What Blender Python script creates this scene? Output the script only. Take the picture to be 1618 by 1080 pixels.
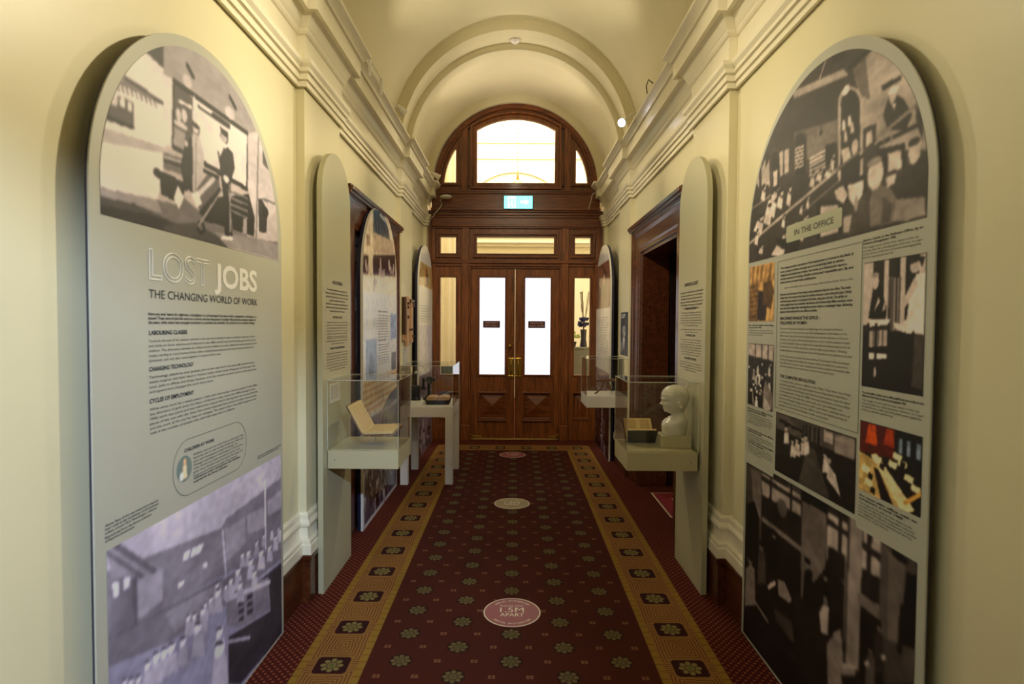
import bpy, bmesh, math, random
import numpy as np
from mathutils import Vector, Matrix
random.seed(7); RNG = np.random.RandomState(11)
PI = math.pi
scene = bpy.context.scene
for o in list(bpy.data.objects): bpy.data.objects.remove(o)
COL = scene.collection

# ------------------------------------------------------------------ camera
F_PX, PITCH, YAW, ROLL, CAMX, CAMZ = 905.0, .0313, -.0044, .006, .0077, 1.52
def cam_vec(x, y, z):
    c, s = math.cos(-ROLL), math.sin(-ROLL)
    x, v = x * c + z * s, x * s - z * c
    z = -v
    c, s = math.cos(PITCH), math.sin(PITCH)
    y, z = y * c + z * s, z * c - y * s
    c, s = math.cos(-YAW), math.sin(-YAW)
    return Vector((x * c - y * s, x * s + y * c, z))
def on_wall(px, py, X):                      # point of the plane x = X seen at a photograph position
    r = cam_vec((px - 809) / F_PX, 1.0, -(py - 540) / F_PX)
    t = (X - CAMX) / r.x
    return CAMX + r.x * t, r.y * t, CAMZ + r.z * t
cd = bpy.data.cameras.new('camera'); cam = bpy.data.objects.new('camera', cd); COL.objects.link(cam)
R_, U_, B_ = cam_vec(1, 0, 0), cam_vec(0, 0, 1), -cam_vec(0, 1, 0)
cam.matrix_world = Matrix(((R_.x, U_.x, B_.x, CAMX), (R_.y, U_.y, B_.y, 0), (R_.z, U_.z, B_.z, CAMZ), (0, 0, 0, 1)))
cd.sensor_width = 36; cd.lens = F_PX / 1618 * 36; cd.clip_start = .02; cd.clip_end = 60
cd.dof.use_dof = True; cd.dof.focus_distance = 6.0; cd.dof.aperture_fstop = 3.2
scene.camera = cam

# ------------------------------------------------------------------ world, exposure, lights
w = bpy.data.worlds.new('world'); scene.world = w; w.use_nodes = True
w.node_tree.nodes['Background'].inputs[0].default_value = (1, .85, .62, 1)
w.node_tree.nodes['Background'].inputs[1].default_value = .02
vs = scene.view_settings
vs.view_transform = 'Standard'; vs.look = 'None'; vs.gamma = 1; vs.use_curve_mapping = False; vs.exposure = 0.55
WARM = (1, .87, .60); WARM2 = (1, .90, .70); WARM3 = (1, .88, .74); COOL = (.68, .84, 1.1)
def lamp(kind, loc, aim, power, color, size=.1, size_y=None, angle=60, blend=.6):
    d = bpy.data.lights.new('lamp', kind); d.energy = power; d.color = color
    if kind == 'AREA':
        d.size = size
        if size_y: d.shape = 'RECTANGLE'; d.size_y = size_y
    else: d.shadow_soft_size = size
    if kind == 'SPOT': d.spot_size = math.radians(angle); d.spot_blend = blend
    o = bpy.data.objects.new('lamp_light', d); COL.objects.link(o); o.location = loc
    if aim: o.rotation_euler = (Vector(aim) - Vector(loc)).to_track_quat('-Z', 'Y').to_euler()
    return o
# picture spots standing on the cornices of both sides
lamp('SPOT', (.90, 3.30, 3.52), (-1.15, 1.75, 2.35), 150, WARM, .03, angle=70, blend=1.0)
lamp('SPOT', (-.90, 3.30, 3.52), (1.15, 2.40, 2.50), 54, WARM, .06, angle=64, blend=1.0)
lamp('SPOT', (.88, 5.02, 3.24), (-1.1, 3.45, 1.9), 70, WARM, .03, angle=60, blend=.9)
lamp('SPOT', (-.93, 5.02, 3.28), (1.1, 3.55, 1.9), 60, WARM, .03, angle=60, blend=.9)
lamp('SPOT', (.88, 4.3, 3.45), (-1.1, 6.0, 1.8), 75, WARM2, .03, angle=62, blend=.9)
lamp('SPOT', (-.88, 4.3, 3.45), (1.1, 6.0, 1.8), 75, WARM2, .03, angle=62, blend=.9)
lamp('SPOT', (.9, .7, 3.42), (-1.1, 3.5, 2.3), 105, WARM, .05, angle=46, blend=.9)
lamp('SPOT', (-.9, .7, 3.42), (1.1, 3.5, 2.3), 85, WARM, .05, angle=46, blend=.9)
lamp('SPOT', (.0, 3.4, 4.3), (0, 7.4, 1.6), 105, WARM, .05, angle=44, blend=.9)  # not a cornice spot: added lamp under the vault, brightens the end doors
# added up-lights without fittings, hidden at cornice level to brighten the vault
for y_, e_ in ((2.4, 8), (4.7, 21)):
    lamp('SPOT', (-.98, y_, 3.37), (.3, y_ + .1, 4.5), e_, WARM2, .03, angle=110, blend=.9)
    lamp('SPOT', (.98, y_, 3.37), (-.3, y_ + .1, 4.5), e_, WARM2, .03, angle=110, blend=.9)
lamp('SPOT', (-.97, 6.55, 3.36), (.35, 6.45, 4.4), 28, WARM3, .03, angle=100, blend=.9)
lamp('SPOT', (.97, 6.55, 3.36), (-.35, 6.45, 4.4), 28, WARM3, .03, angle=100, blend=.9)
# added fill lamp at ceiling height near the entrance, no fitting there
lamp('AREA', (0, .1, 4.2), (0, 2.2, 2.4), 5, WARM, 1.2, .8)
# cool light falling in under the lintel of the opening behind the camera
lamp('SPOT', (1.05, -1.6, 2.93), (-1.17, 1.4, .80), 460, COOL, .06, angle=50, blend=.6)
# the lit hall on the far side of the glazed doors
lamp('AREA', (0, 10.0, 6.2), (0, 10.4, 0), 270, (1, .94, .87), 2.6, 2.6)

# ------------------------------------------------------------------ node helpers
class N:
    def __init__(s, nt, sock): s.nt, s.s = nt, sock
    def _op(s, op, *a):
        n = s.nt.nodes.new('ShaderNodeMath'); n.operation = op
        for i, v in enumerate((s,) + a):
            if isinstance(v, N): s.nt.links.new(v.s, n.inputs[i])
            else: n.inputs[i].default_value = float(v)
        return N(s.nt, n.outputs[0])
    def __add__(s, o): return s._op('ADD', o)
    __radd__ = __add__
    def __sub__(s, o): return s._op('SUBTRACT', o)
    def __rsub__(s, o): return (s * -1) + o
    def __mul__(s, o): return s._op('MULTIPLY', o)
    __rmul__ = __mul__
    def __truediv__(s, o): return s._op('DIVIDE', o)
    def lt(s, o): return s._op('LESS_THAN', o)
    def gt(s, o): return s._op('GREATER_THAN', o)
    def abs(s): return s._op('ABSOLUTE')
    def min(s, o): return s._op('MINIMUM', o)
    def max(s, o): return s._op('MAXIMUM', o)
    def sqrt(s): return s._op('SQRT')
    def cos(s): return s._op('COSINE')
    def frac(s): return s._op('FRACT')
    def fl(s): return s._op('FLOOR')
    def at2(s, o): return s._op('ARCTAN2', o)
    def near(s, p): return s - ((s / p + .5).fl() * p)      # signed distance to the nearest multiple
def sel(m, a, b): return a * m + b * (1 - m)
def new_mat(name):
    m = bpy.data.materials.new(name); m.use_nodes = True
    nt = m.node_tree; p = nt.nodes['Principled BSDF']
    return m, nt, p
def sp(p, **k):
    for a, v in k.items():
        a = a.replace('_', ' ')
        if a in p.inputs:
            p.inputs[a].default_value = v if not (isinstance(v, tuple) and len(v) == 3) else (*v, 1)
def lin(*c): return tuple(((v / 255) / 12.92 if v / 255 < .04045 else ((v / 255 + .055) / 1.055) ** 2.4) for v in c)
def objpos(nt):
    t = nt.nodes.new('ShaderNodeTexCoord'); x = nt.nodes.new('ShaderNodeSeparateXYZ'); nt.links.new(t.outputs['Object'], x.inputs[0])
    return t, N(nt, x.outputs[0]), N(nt, x.outputs[1]), N(nt, x.outputs[2])
def plain(name, rgb, rough=.5, var=.04, scale=30, bump=0, **k):
    m, nt, p = new_mat(name); sp(p, Roughness=rough, **k)
    t = nt.nodes.new('ShaderNodeTexCoord'); n = nt.nodes.new('ShaderNodeTexNoise'); n.inputs['Scale'].default_value = scale; n.inputs['Detail'].default_value = 4
    nt.links.new(t.outputs['Object'], n.inputs['Vector'])
    r = nt.nodes.new('ShaderNodeValToRGB'); c = lin(*rgb)
    r.color_ramp.elements[0].position = .3; r.color_ramp.elements[1].position = .7
    r.color_ramp.elements[0].color = (*[v * (1 - var) for v in c], 1); r.color_ramp.elements[1].color = (*[min(1, v * (1 + var)) for v in c], 1)
    nt.links.new(n.outputs['Fac'], r.inputs[0]); nt.links.new(r.outputs[0], p.inputs['Base Color'])
    if bump:
        b = nt.nodes.new('ShaderNodeBump'); b.inputs['Strength'].default_value = bump; b.inputs['Distance'].default_value = .004
        nt.links.new(n.outputs['Fac'], b.inputs['Height']); nt.links.new(b.outputs[0], p.inputs['Normal'])
    return m
def wood(name, dark, light, rough=.3, axis=2, coat=.5, sc=1.0):
    m, nt, p = new_mat(name); sp(p, Roughness=rough, Coat_Weight=coat, Coat_Roughness=.12)
    t = nt.nodes.new('ShaderNodeTexCoord'); mp = nt.nodes.new('ShaderNodeMapping')
    s = [22 * sc] * 3; s[axis] = 1.6 * sc; mp.inputs['Scale'].default_value = s
    n = nt.nodes.new('ShaderNodeTexNoise'); n.inputs['Scale'].default_value = 1.6; n.inputs['Detail'].default_value = 6; n.inputs['Distortion'].default_value = 1.2
    nt.links.new(t.outputs['Object'], mp.inputs[0]); nt.links.new(mp.outputs[0], n.inputs['Vector'])
    r = nt.nodes.new('ShaderNodeValToRGB'); r.color_ramp.elements[0].position = .32; r.color_ramp.elements[1].position = .70
    r.color_ramp.elements[0].color = (*lin(*dark), 1); r.color_ramp.elements[1].color = (*lin(*light), 1)
    nt.links.new(n.outputs['Fac'], r.inputs[0]); nt.links.new(r.outputs[0], p.inputs['Base Color'])
    return m
def emit(name, rgb, strength, rough=.3):
    m, nt, p = new_mat(name); sp(p, Base_Color=lin(*rgb), Roughness=rough); p.inputs['Emission Color'].default_value = (*lin(*rgb), 1); p.inputs['Emission Strength'].default_value = strength
    return m
def clear_glass(name, tint=(.95, .96, .93), f0=.045):
    m = bpy.data.materials.new(name); m.use_nodes = True; nt = m.node_tree; nt.nodes.clear()
    out = nt.nodes.new('ShaderNodeOutputMaterial'); mix = nt.nodes.new('ShaderNodeMixShader')
    tr = nt.nodes.new('ShaderNodeBsdfTransparent'); tr.inputs[0].default_value = (*tint, 1)
    gl = nt.nodes.new('ShaderNodeBsdfGlossy'); gl.inputs['Roughness'].default_value = .01
    lw = nt.nodes.new('ShaderNodeLayerWeight'); f = N(nt, lw.outputs['Facing'])
    f = f._op('POWER', 5.0) * (1 - f0) + f0
    nt.links.new(f.s, mix.inputs[0]); nt.links.new(tr.outputs[0], mix.inputs[1]); nt.links.new(gl.outputs[0], mix.inputs[2]); nt.links.new(mix.outputs[0], out.inputs[0])
    return m
M = {}
M['wall'] = plain('cream wall paint', (229, 220, 182), .38, .02, 3, .02)
M['trim'] = plain('pale cream gloss paint', (242, 234, 208), .35, .02, 6)
M['vault'] = plain('cream vault plaster', (220, 210, 172), .5, .03, 2)
M['wood'] = wood('mahogany upright', (88, 45, 16), (148, 84, 36), .34, 2, .2)
M['woodh'] = wood('mahogany level', (84, 38, 12), (134, 72, 28), .34, 0, .2)
M['woody'] = wood('mahogany along wall', (58, 26, 12), (104, 54, 26), .3, 1, .3)
M['woodd'] = wood('dark mahogany', (34, 16, 10), (58, 30, 18), .3, 2)
M['sage'] = plain('sage green board', (186, 186, 172), .38, .015, 4)
M['edge'] = plain('navy board edge', (28, 26, 52), .4, .03, 20)
M['sage2'] = plain('yellowish sage board', (188, 183, 150), .4, .015, 4)
M['sagebox'] = plain('sage green cabinet paint', (194, 185, 146), .35, .02, 8)
M['white'] = plain('white lacquer', (232, 226, 214), .35, .02, 8)
M['ink'] = plain('dark printed ink', (48, 48, 46), .6, .02, 50)
M['inkw'] = plain('white printed ink', (240, 238, 232), .6, .02, 50)
M['rule'] = plain('grey printed rule', (110, 118, 104), .6, .02, 50)
M['black'] = plain('black enamel', (20, 20, 22), .3, .05, 30)
M['brass'] = plain('aged brass', (176, 140, 60), .32, .15, 40, 0, Metallic=.9)
M['steel'] = plain('brushed steel', (170, 170, 165), .35, .05, 60, 0, Metallic=.9)
M['glass'] = clear_glass('case glass', (.985, .99, .98), .04)
M['acr'] = plain('pale acrylic edge glint', (206, 208, 190), .15, .02, 10)
M['pane'] = clear_glass('window glass', (.97, .98, .96), .05)
M['frost'] = emit('frosted daylit glass', (236, 241, 255), .64, .25)
M['page'] = plain('aged paper', (214, 186, 128), .7, .06, 60)
M['cover'] = plain('dark green book cloth', (30, 34, 26), .6, .1, 80)
M['ceramic'] = plain('white glazed ceramic', (214, 208, 188), .22, .03, 12, 0, Coat_Weight=.5)
M['hall'] = plain('hall wall cream', (238, 228, 196), .6, .02, 2)
M['white_paper'] = plain('white card', (222, 216, 202), .6, .02, 20)

def attr_mat():
    m, nt, p = new_mat('printed picture'); sp(p, Roughness=.5)
    a = nt.nodes.new('ShaderNodeAttribute'); a.attribute_name = 'print'
    nt.links.new(a.outputs['Color'], p.inputs['Base Color']); return m
M['print'] = attr_mat()
def attr_gloss():
    m, nt, p = new_mat('glossy printed picture'); sp(p, Roughness=.22)
    a = nt.nodes.new('ShaderNodeAttribute'); a.attribute_name = 'print'
    nt.links.new(a.outputs['Color'], p.inputs['Base Color']); return m
M['printg'] = attr_gloss()

# carpet patterns
def carpet_mats():
    # outer fitted carpet: red with a fine lattice of small dots
    m, nt, p = new_mat('red dotted carpet'); sp(p, Roughness=.95); p.inputs['Specular IOR Level'].default_value = .1
    t, x, y, z = objpos(nt)
    L = .036
    a = (x.near(L)._op('POWER', 2) + y.near(L)._op('POWER', 2)).sqrt()
    b = ((x + L / 2).near(L)._op('POWER', 2) + (y + L / 2).near(L)._op('POWER', 2)).sqrt()
    dot = a.min(b).lt(.0058)
    mix = nt.nodes.new('ShaderNodeMixRGB'); mix.inputs[1].default_value = (*lin(74, 28, 20), 1); mix.inputs[2].default_value = (*lin(142, 78, 54), 1)
    nt.links.new(dot.s, mix.inputs[0]); nt.links.new(mix.outputs[0], p.inputs['Base Color'])
    M['carpet'] = m
    # the figured runner
    m, nt, p = new_mat('figured runner carpet'); sp(p, Roughness=.95); p.inputs['Specular IOR Level'].default_value = .1
    t, x, y, z = objpos(nt)
    y = y - 2.526
    A, B = .496, .2276
    ax, ay = x.near(A), y.near(B); bx, by = (x + A / 2).near(A), (y + B / 2).near(B)
    ra, rb = (ax * ax + ay * ay).sqrt(), (bx * bx + by * by).sqrt()
    q = ra.lt(rb); dx, dy = sel(q, ax, bx), sel(q, ay, by); r = ra.min(rb)
    th = dy.at2(dx); pet = (th * 4).cos()
    med = (r / (pet.abs() * .013 + .033)).lt(1)
    halo = r.lt(.052)
    vein = ((th * 8).cos().lt(-.72)) * r.gt(.012)
    ring = (r - .021).abs().lt(.0022)
    core = r.lt(.010)
    T = A / 3
    cx1, cx2 = x.near(T), (x + A / 2).near(T)
    def cross(u, v): return (u.abs() - .0085).abs().lt(.0065) * (v.abs() - .0065).abs().lt(.0048)
    cr = (cross(cx1, ay)).max(cross(cx2, by)) * r.gt(.10)
    def col(f, c1, c2):
        mx = nt.nodes.new('ShaderNodeMixRGB')
        nt.links.new(f.s, mx.inputs[0])
        for i, c in ((1, c1), (2, c2)):
            if isinstance(c, tuple): mx.inputs[i].default_value = (*lin(*c), 1)
            else: nt.links.new(c, mx.inputs[i])
        return mx.outputs[0]
    field = (72, 32, 22)
    c = col(halo, field, (46, 26, 16)); c = col(med, c, (104, 88, 56)); c = col((vein.max(ring)) * med, c, (66, 52, 28)); c = col(core, c, (80, 78, 42)); c = col(cr, c, (130, 86, 58))
    # borders
    Y = y + 2.526; axx = x.abs()
    end = Y.gt(6.8325)
    s = sel(end, Y - 6.98, axx - .7925); tt = sel(end, (axx + .1575) * (.321 / .315), Y - 2.487)
    P = .321; tb = tt.near(P); tg = (tt + P / 2).near(P)
    inb = s.abs().lt(.1475) * (axx.gt(.645).max(end))
    band = s.abs().gt(.113)
    seg = ((tt / .0535).frac() - .5).abs().lt(.06)
    rectd = (s.abs() * 1.0).max(tg.abs() * .92)
    kx = (s.gt(0)) * .25 + (tg.gt(0)) * .25
    ln = ((rectd / .0148 + kx).frac()).lt(.34)
    blk = (s.abs().lt(.074)) * (tb.abs().lt(.062)) * ((s.abs() + tb.abs()).lt(.124))
    blo = (s.abs().lt(.083)) * (tb.abs().lt(.071))
    br = (s * s + tb * tb).sqrt(); bt = tb.at2(s); bp = (bt * 8).cos(); b4 = (bt * 4).cos()
    ros = (br / (b4.abs() * .015 + .036)).lt(1); rv = ((bp.lt(-.72)) * br.gt(.013)).max((br - .023).abs().lt(.0025))
    e = col(ln, (146, 104, 52), (98, 56, 32)); e = col(blo, e, (140, 98, 50)); e = col(blk, e, (52, 24, 22)); e = col(ros, e, (128, 112, 66)); e = col(rv * ros, e, (74, 58, 34)); e = col(br.lt(.011), e, (92, 96, 40))
    g = col(seg, (142, 108, 42), (118, 78, 36)); e = col(band, e, g)
    c = col(inb, c, e)
    nz = nt.nodes.new('ShaderNodeTexNoise'); nz.inputs['Scale'].default_value = 350; nt.links.new(t.outputs['Object'], nz.inputs['Vector'])
    n2 = nt.nodes.new('ShaderNodeTexNoise'); n2.inputs['Scale'].default_value = 2.2; nt.links.new(t.outputs['Object'], n2.inputs['Vector'])
    mul = nt.nodes.new('ShaderNodeMixRGB'); mul.blend_type = 'MULTIPLY'; mul.inputs[0].default_value = 1
    v = (N(nt, nz.outputs['Fac']) * .7 + .65) * (N(nt, n2.outputs['Fac']) * .4 + .8)
    cb = nt.nodes.new('ShaderNodeCombineXYZ')
    for i in range(3): nt.links.new(v.s, cb.inputs[i])
    nt.links.new(c, mul.inputs[1]); nt.links.new(cb.outputs[0], mul.inputs[2]); nt.links.new(mul.outputs[0], p.inputs['Base Color'])
    b = nt.nodes.new('ShaderNodeBump'); b.inputs['Strength'].default_value = .3; b.inputs['Distance'].default_value = .002
    nt.links.new(nz.outputs['Fac'], b.inputs['Height']); nt.links.new(b.outputs[0], p.inputs['Normal'])
    M['runner'] = m
carpet_mats()

# ------------------------------------------------------------------ mesh helpers
class MB:
    def __init__(s): s.v, s.f = [], []
    def add(s, vs, fs):
        b = len(s.v); s.v += [tuple(v) for v in vs]; s.f += [tuple(i + b for i in f) for f in fs]; return s
    def box(s, x0, x1, y0, y1, z0, z1):
        x0, x1 = sorted((x0, x1)); y0, y1 = sorted((y0, y1)); z0, z1 = sorted((z0, z1))
        return s.add([(x, y, z) for z in (z0, z1) for y in (y0, y1) for x in (x0, x1)],
                     [(0, 2, 3, 1), (4, 5, 7, 6), (0, 1, 5, 4), (2, 6, 7, 3), (0, 4, 6, 2), (1, 3, 7, 5)])
    def prism(s, poly, a, b, axis='y'):          # poly in the two other axes
        n = len(poly)
        def P(p, t): return {'y': (p[0], t, p[1]), 'x': (t, p[0], p[1]), 'z': (p[0], p[1], t)}[axis]
        vs = [P(p, a) for p in poly] + [P(p, b) for p in poly]
        return s.add(vs, [tuple(range(n)), tuple(range(2 * n - 1, n - 1, -1))] + [(i, i + n, (i + 1) % n + n, (i + 1) % n) for i in range(n)])
    def ring(s, p1, p2, a, b):                   # band between two closed outlines in x-z, thickness a..b along y
        n = len(p1); vs = [(p[0], t, p[1]) for t in (a, b) for q in (p1, p2) for p in q]
        fs = []
        for i in range(n):
            j = (i + 1) % n
            fs += [(i, j, n + j, n + i), (2 * n + i, 3 * n + i, 3 * n + j, 2 * n + j), (i, 2 * n + i, 2 * n + j, j), (n + i, n + j, 3 * n + j, 3 * n + i)]
        return s.add(vs, fs)
    def loft(s, rings, cap=True, closed=True):
        n = len(rings[0]); vs = [p for r in rings for p in r]; fs = []
        for k in range(len(rings) - 1):
            for i in range(n if closed else n - 1):
                j = (i + 1) % n; fs.append((k * n + i, k * n + j, (k + 1) * n + j, (k + 1) * n + i))
        if cap and closed: fs += [tuple(range(n - 1, -1, -1)), tuple((len(rings) - 1) * n + i for i in range(n))]
        return s.add(vs, fs)
    def lathe(s, prof, cx=0, cy=0, n=24, axis='z', cz=0):
        R = []
        for r, h in prof:
            ring = []
            for i in range(n):
                a = 2 * PI * i / n; c, d = r * math.cos(a), r * math.sin(a)
                ring.append({'z': (cx + c, cy + d, cz + h), 'y': (cx + c, cy + h, cz + d), 'x': (cx + h, cy + c, cz + d)}[axis])
            R.append(ring)
        return s.loft(R)
    def tube(s, pts, r, n=8):
        pts = [Vector(p) for p in pts]; R = []
        rr = r if isinstance(r, (list, tuple)) else [r] * len(pts)
        for i, p in enumerate(pts):
            d = (pts[min(i + 1, len(pts) - 1)] - pts[max(i - 1, 0)]).normalized()
            u = d.cross(Vector((0, 0, 1)));
            if u.length < .05: u = d.cross(Vector((0, 1, 0)))
            u.normalize(); v = d.cross(u)
            R.append([tuple(p + (u * math.cos(2 * PI * k / n) + v * math.sin(2 * PI * k / n)) * rr[i]) for k in range(n)])
        return s.loft(R)
    def build(s, name, mat, parent=None, loc=None, bevel=0, smooth=None, rot=None, seg=2):
        me = bpy.data.meshes.new(name); me.from_pydata(s.v, [], s.f); me.update()
        bm = bmesh.new(); bm.from_mesh(me); bmesh.ops.recalc_face_normals(bm, faces=bm.faces)
        bm.to_mesh(me); bm.free()
        me.materials.append(M[mat] if isinstance(mat, str) else mat)
        o = bpy.data.objects.new(name, me); COL.objects.link(o)
        if parent: o.parent = parent
        if loc: o.location = loc
        if rot: o.rotation_euler = rot
        if bevel:
            b = o.modifiers.new('b', 'BEVEL'); b.width = bevel; b.segments = seg; b.limit_method = 'ANGLE'; b.angle_limit = .6
        if smooth is not None:
            for p in me.polygons: p.use_smooth = True
            me.set_sharp_from_angle(angle=math.radians(smooth))
        return o
def plate_mesh(outer, holes, a, b):              # board in the x-z plane with openings, thickness a..b along y
    bm = bmesh.new()
    for lp in [outer] + holes:
        vs = [bm.verts.new((p[0], a, p[1])) for p in lp]
        for i in range(len(vs)): bm.edges.new((vs[i], vs[(i + 1) % len(vs)]))
    bmesh.ops.triangle_fill(bm, use_beauty=True, edges=bm.edges[:])
    g = bmesh.ops.extrude_face_region(bm, geom=bm.faces[:])
    for v in [e for e in g['geom'] if isinstance(e, bmesh.types.BMVert)]: v.co.y = b
    bm.verts.index_update()
    mb = MB(); mb.add([tuple(v.co) for v in bm.verts], [tuple(v.index for v in f.verts) for f in bm.faces]); bm.free()
    return mb
def inset(poly, d):                              # move a closed outline inwards by d (counter-clockwise input)
    n = len(poly); out = []
    for i in range(n):
        p0, p, p1 = Vector(poly[i - 1]), Vector(poly[i]), Vector(poly[(i + 1) % n])
        a, b = (p - p0).normalized(), (p1 - p).normalized()
        na, nb = Vector((-a.y, a.x)), Vector((-b.y, b.x)); m = (na + nb)
        m = m / max(.2, m.dot(na)); out.append(tuple(p + m * d))
    return out
def rect(x0, x1, z0, z1): return [(x0, z0), (x1, z0), (x1, z1), (x0, z1)]
def empty(name, loc=(0, 0, 0), rz=0, label=None, cat=None, group=None):
    o = bpy.data.objects.new(name, None); COL.objects.link(o); o.location = loc; o.rotation_euler = (0, 0, rz); o.empty_display_size = .05
    return tag(o, label, cat, group)
def tag(o, label=None, cat=None, group=None, kind=None):
    if label: o['label'] = label
    if cat: o['category'] = cat
    if group: o['group'] = group
    if kind: o['kind'] = kind
    return o
def struct(o): o['kind'] = 'structure'; return o

# ------------------------------------------------------------------ lettering
def glyph_mesh(s, bold=0, outline=0):
    cu = bpy.data.curves.new('t', 'FONT'); cu.body = s; cu.size = 1; cu.resolution_u = 3 if not outline else 6
    cu.offset = bold
    if outline: cu.fill_mode = 'NONE'; cu.bevel_depth = outline; cu.bevel_resolution = 0
    ob = bpy.data.objects.new('t', cu); COL.objects.link(ob)
    dg = bpy.context.evaluated_depsgraph_get(); me = bpy.data.meshes.new_from_object(ob.evaluated_get(dg))
    v = np.zeros(len(me.vertices) * 3); me.vertices.foreach_get('co', v); v = v.reshape(-1, 3)
    f = [tuple(p.vertices) for p in me.polygons]
    bpy.data.objects.remove(ob); bpy.data.curves.remove(cu); bpy.data.meshes.remove(me)
    return v, f
CAP = .70
def lettering(name, lines, cap, mat, parent, front=0.0, bold=0, outline=0, label=None):
    """lines: (string, u0, u1 or None, z of the baseline, align); laid on the local x-z plane at y = -front"""
    if isinstance(lines, Group) or name == 'section_headings' or name == 'headings':
        for l in lines: lettering(name.rstrip('s') if name.endswith('headings') else name, l if isinstance(lines, Group) else [l], cap, mat, parent, front, bold, outline, label)
        return
    mb = MB()
    for ln in lines:
        s, u0, u1, z = ln[:4]; al = ln[4] if len(ln) > 4 else 'l'
        v, f = glyph_mesh(s, bold, outline)
        if len(v) == 0: continue
        x0, x1 = v[:, 0].min(), v[:, 0].max(); sc = cap / CAP
        if u1 is None or al == 'c':
            sx = sc; wd = (x1 - x0) * sx; c = u0 if al == 'c' else u0 + wd / 2
            if al == 'c' and u1: sx = u1 / (x1 - x0); wd = u1
            a = c - wd / 2
        else: sx = (u1 - u0) / (x1 - x0); a = u0
        mb.add([((p[0] - x0) * sx + a, -front - (p[2] * sc * .6 if outline else 0), p[1] * sc + z) for p in v], f)
    if not mb.v: return None
    o = mb.build(name, mat, parent)
    if label: o['label'] = label
    return o
def wrap(text, n):
    out, cur = [], ''
    for wd in text.split():
        if len(cur) + len(wd) + 1 > n and cur: out.append(cur); cur = wd
        else: cur = (cur + ' ' + wd).strip()
    return out + [cur]
class Group(list):
    def __add__(s, o): return Group(list(s) + [Para(o)])
class Para(list):
    def __add__(s, o): return Group([s, Para(o)])
def para(text, u0, u1, ztop, pitch, nlines, last=.6):
    L = len(text); n = int(L / (nlines - 1 + last)) + 1
    ls = wrap(text, n)
    while len(ls) > nlines: n += 1; ls = wrap(text, n)
    mx = max(len(l) for l in ls)
    return Para([(l, u0, u0 + (u1 - u0) * len(l) / mx, ztop - pitch * i) for i, l in enumerate(ls)])

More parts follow.
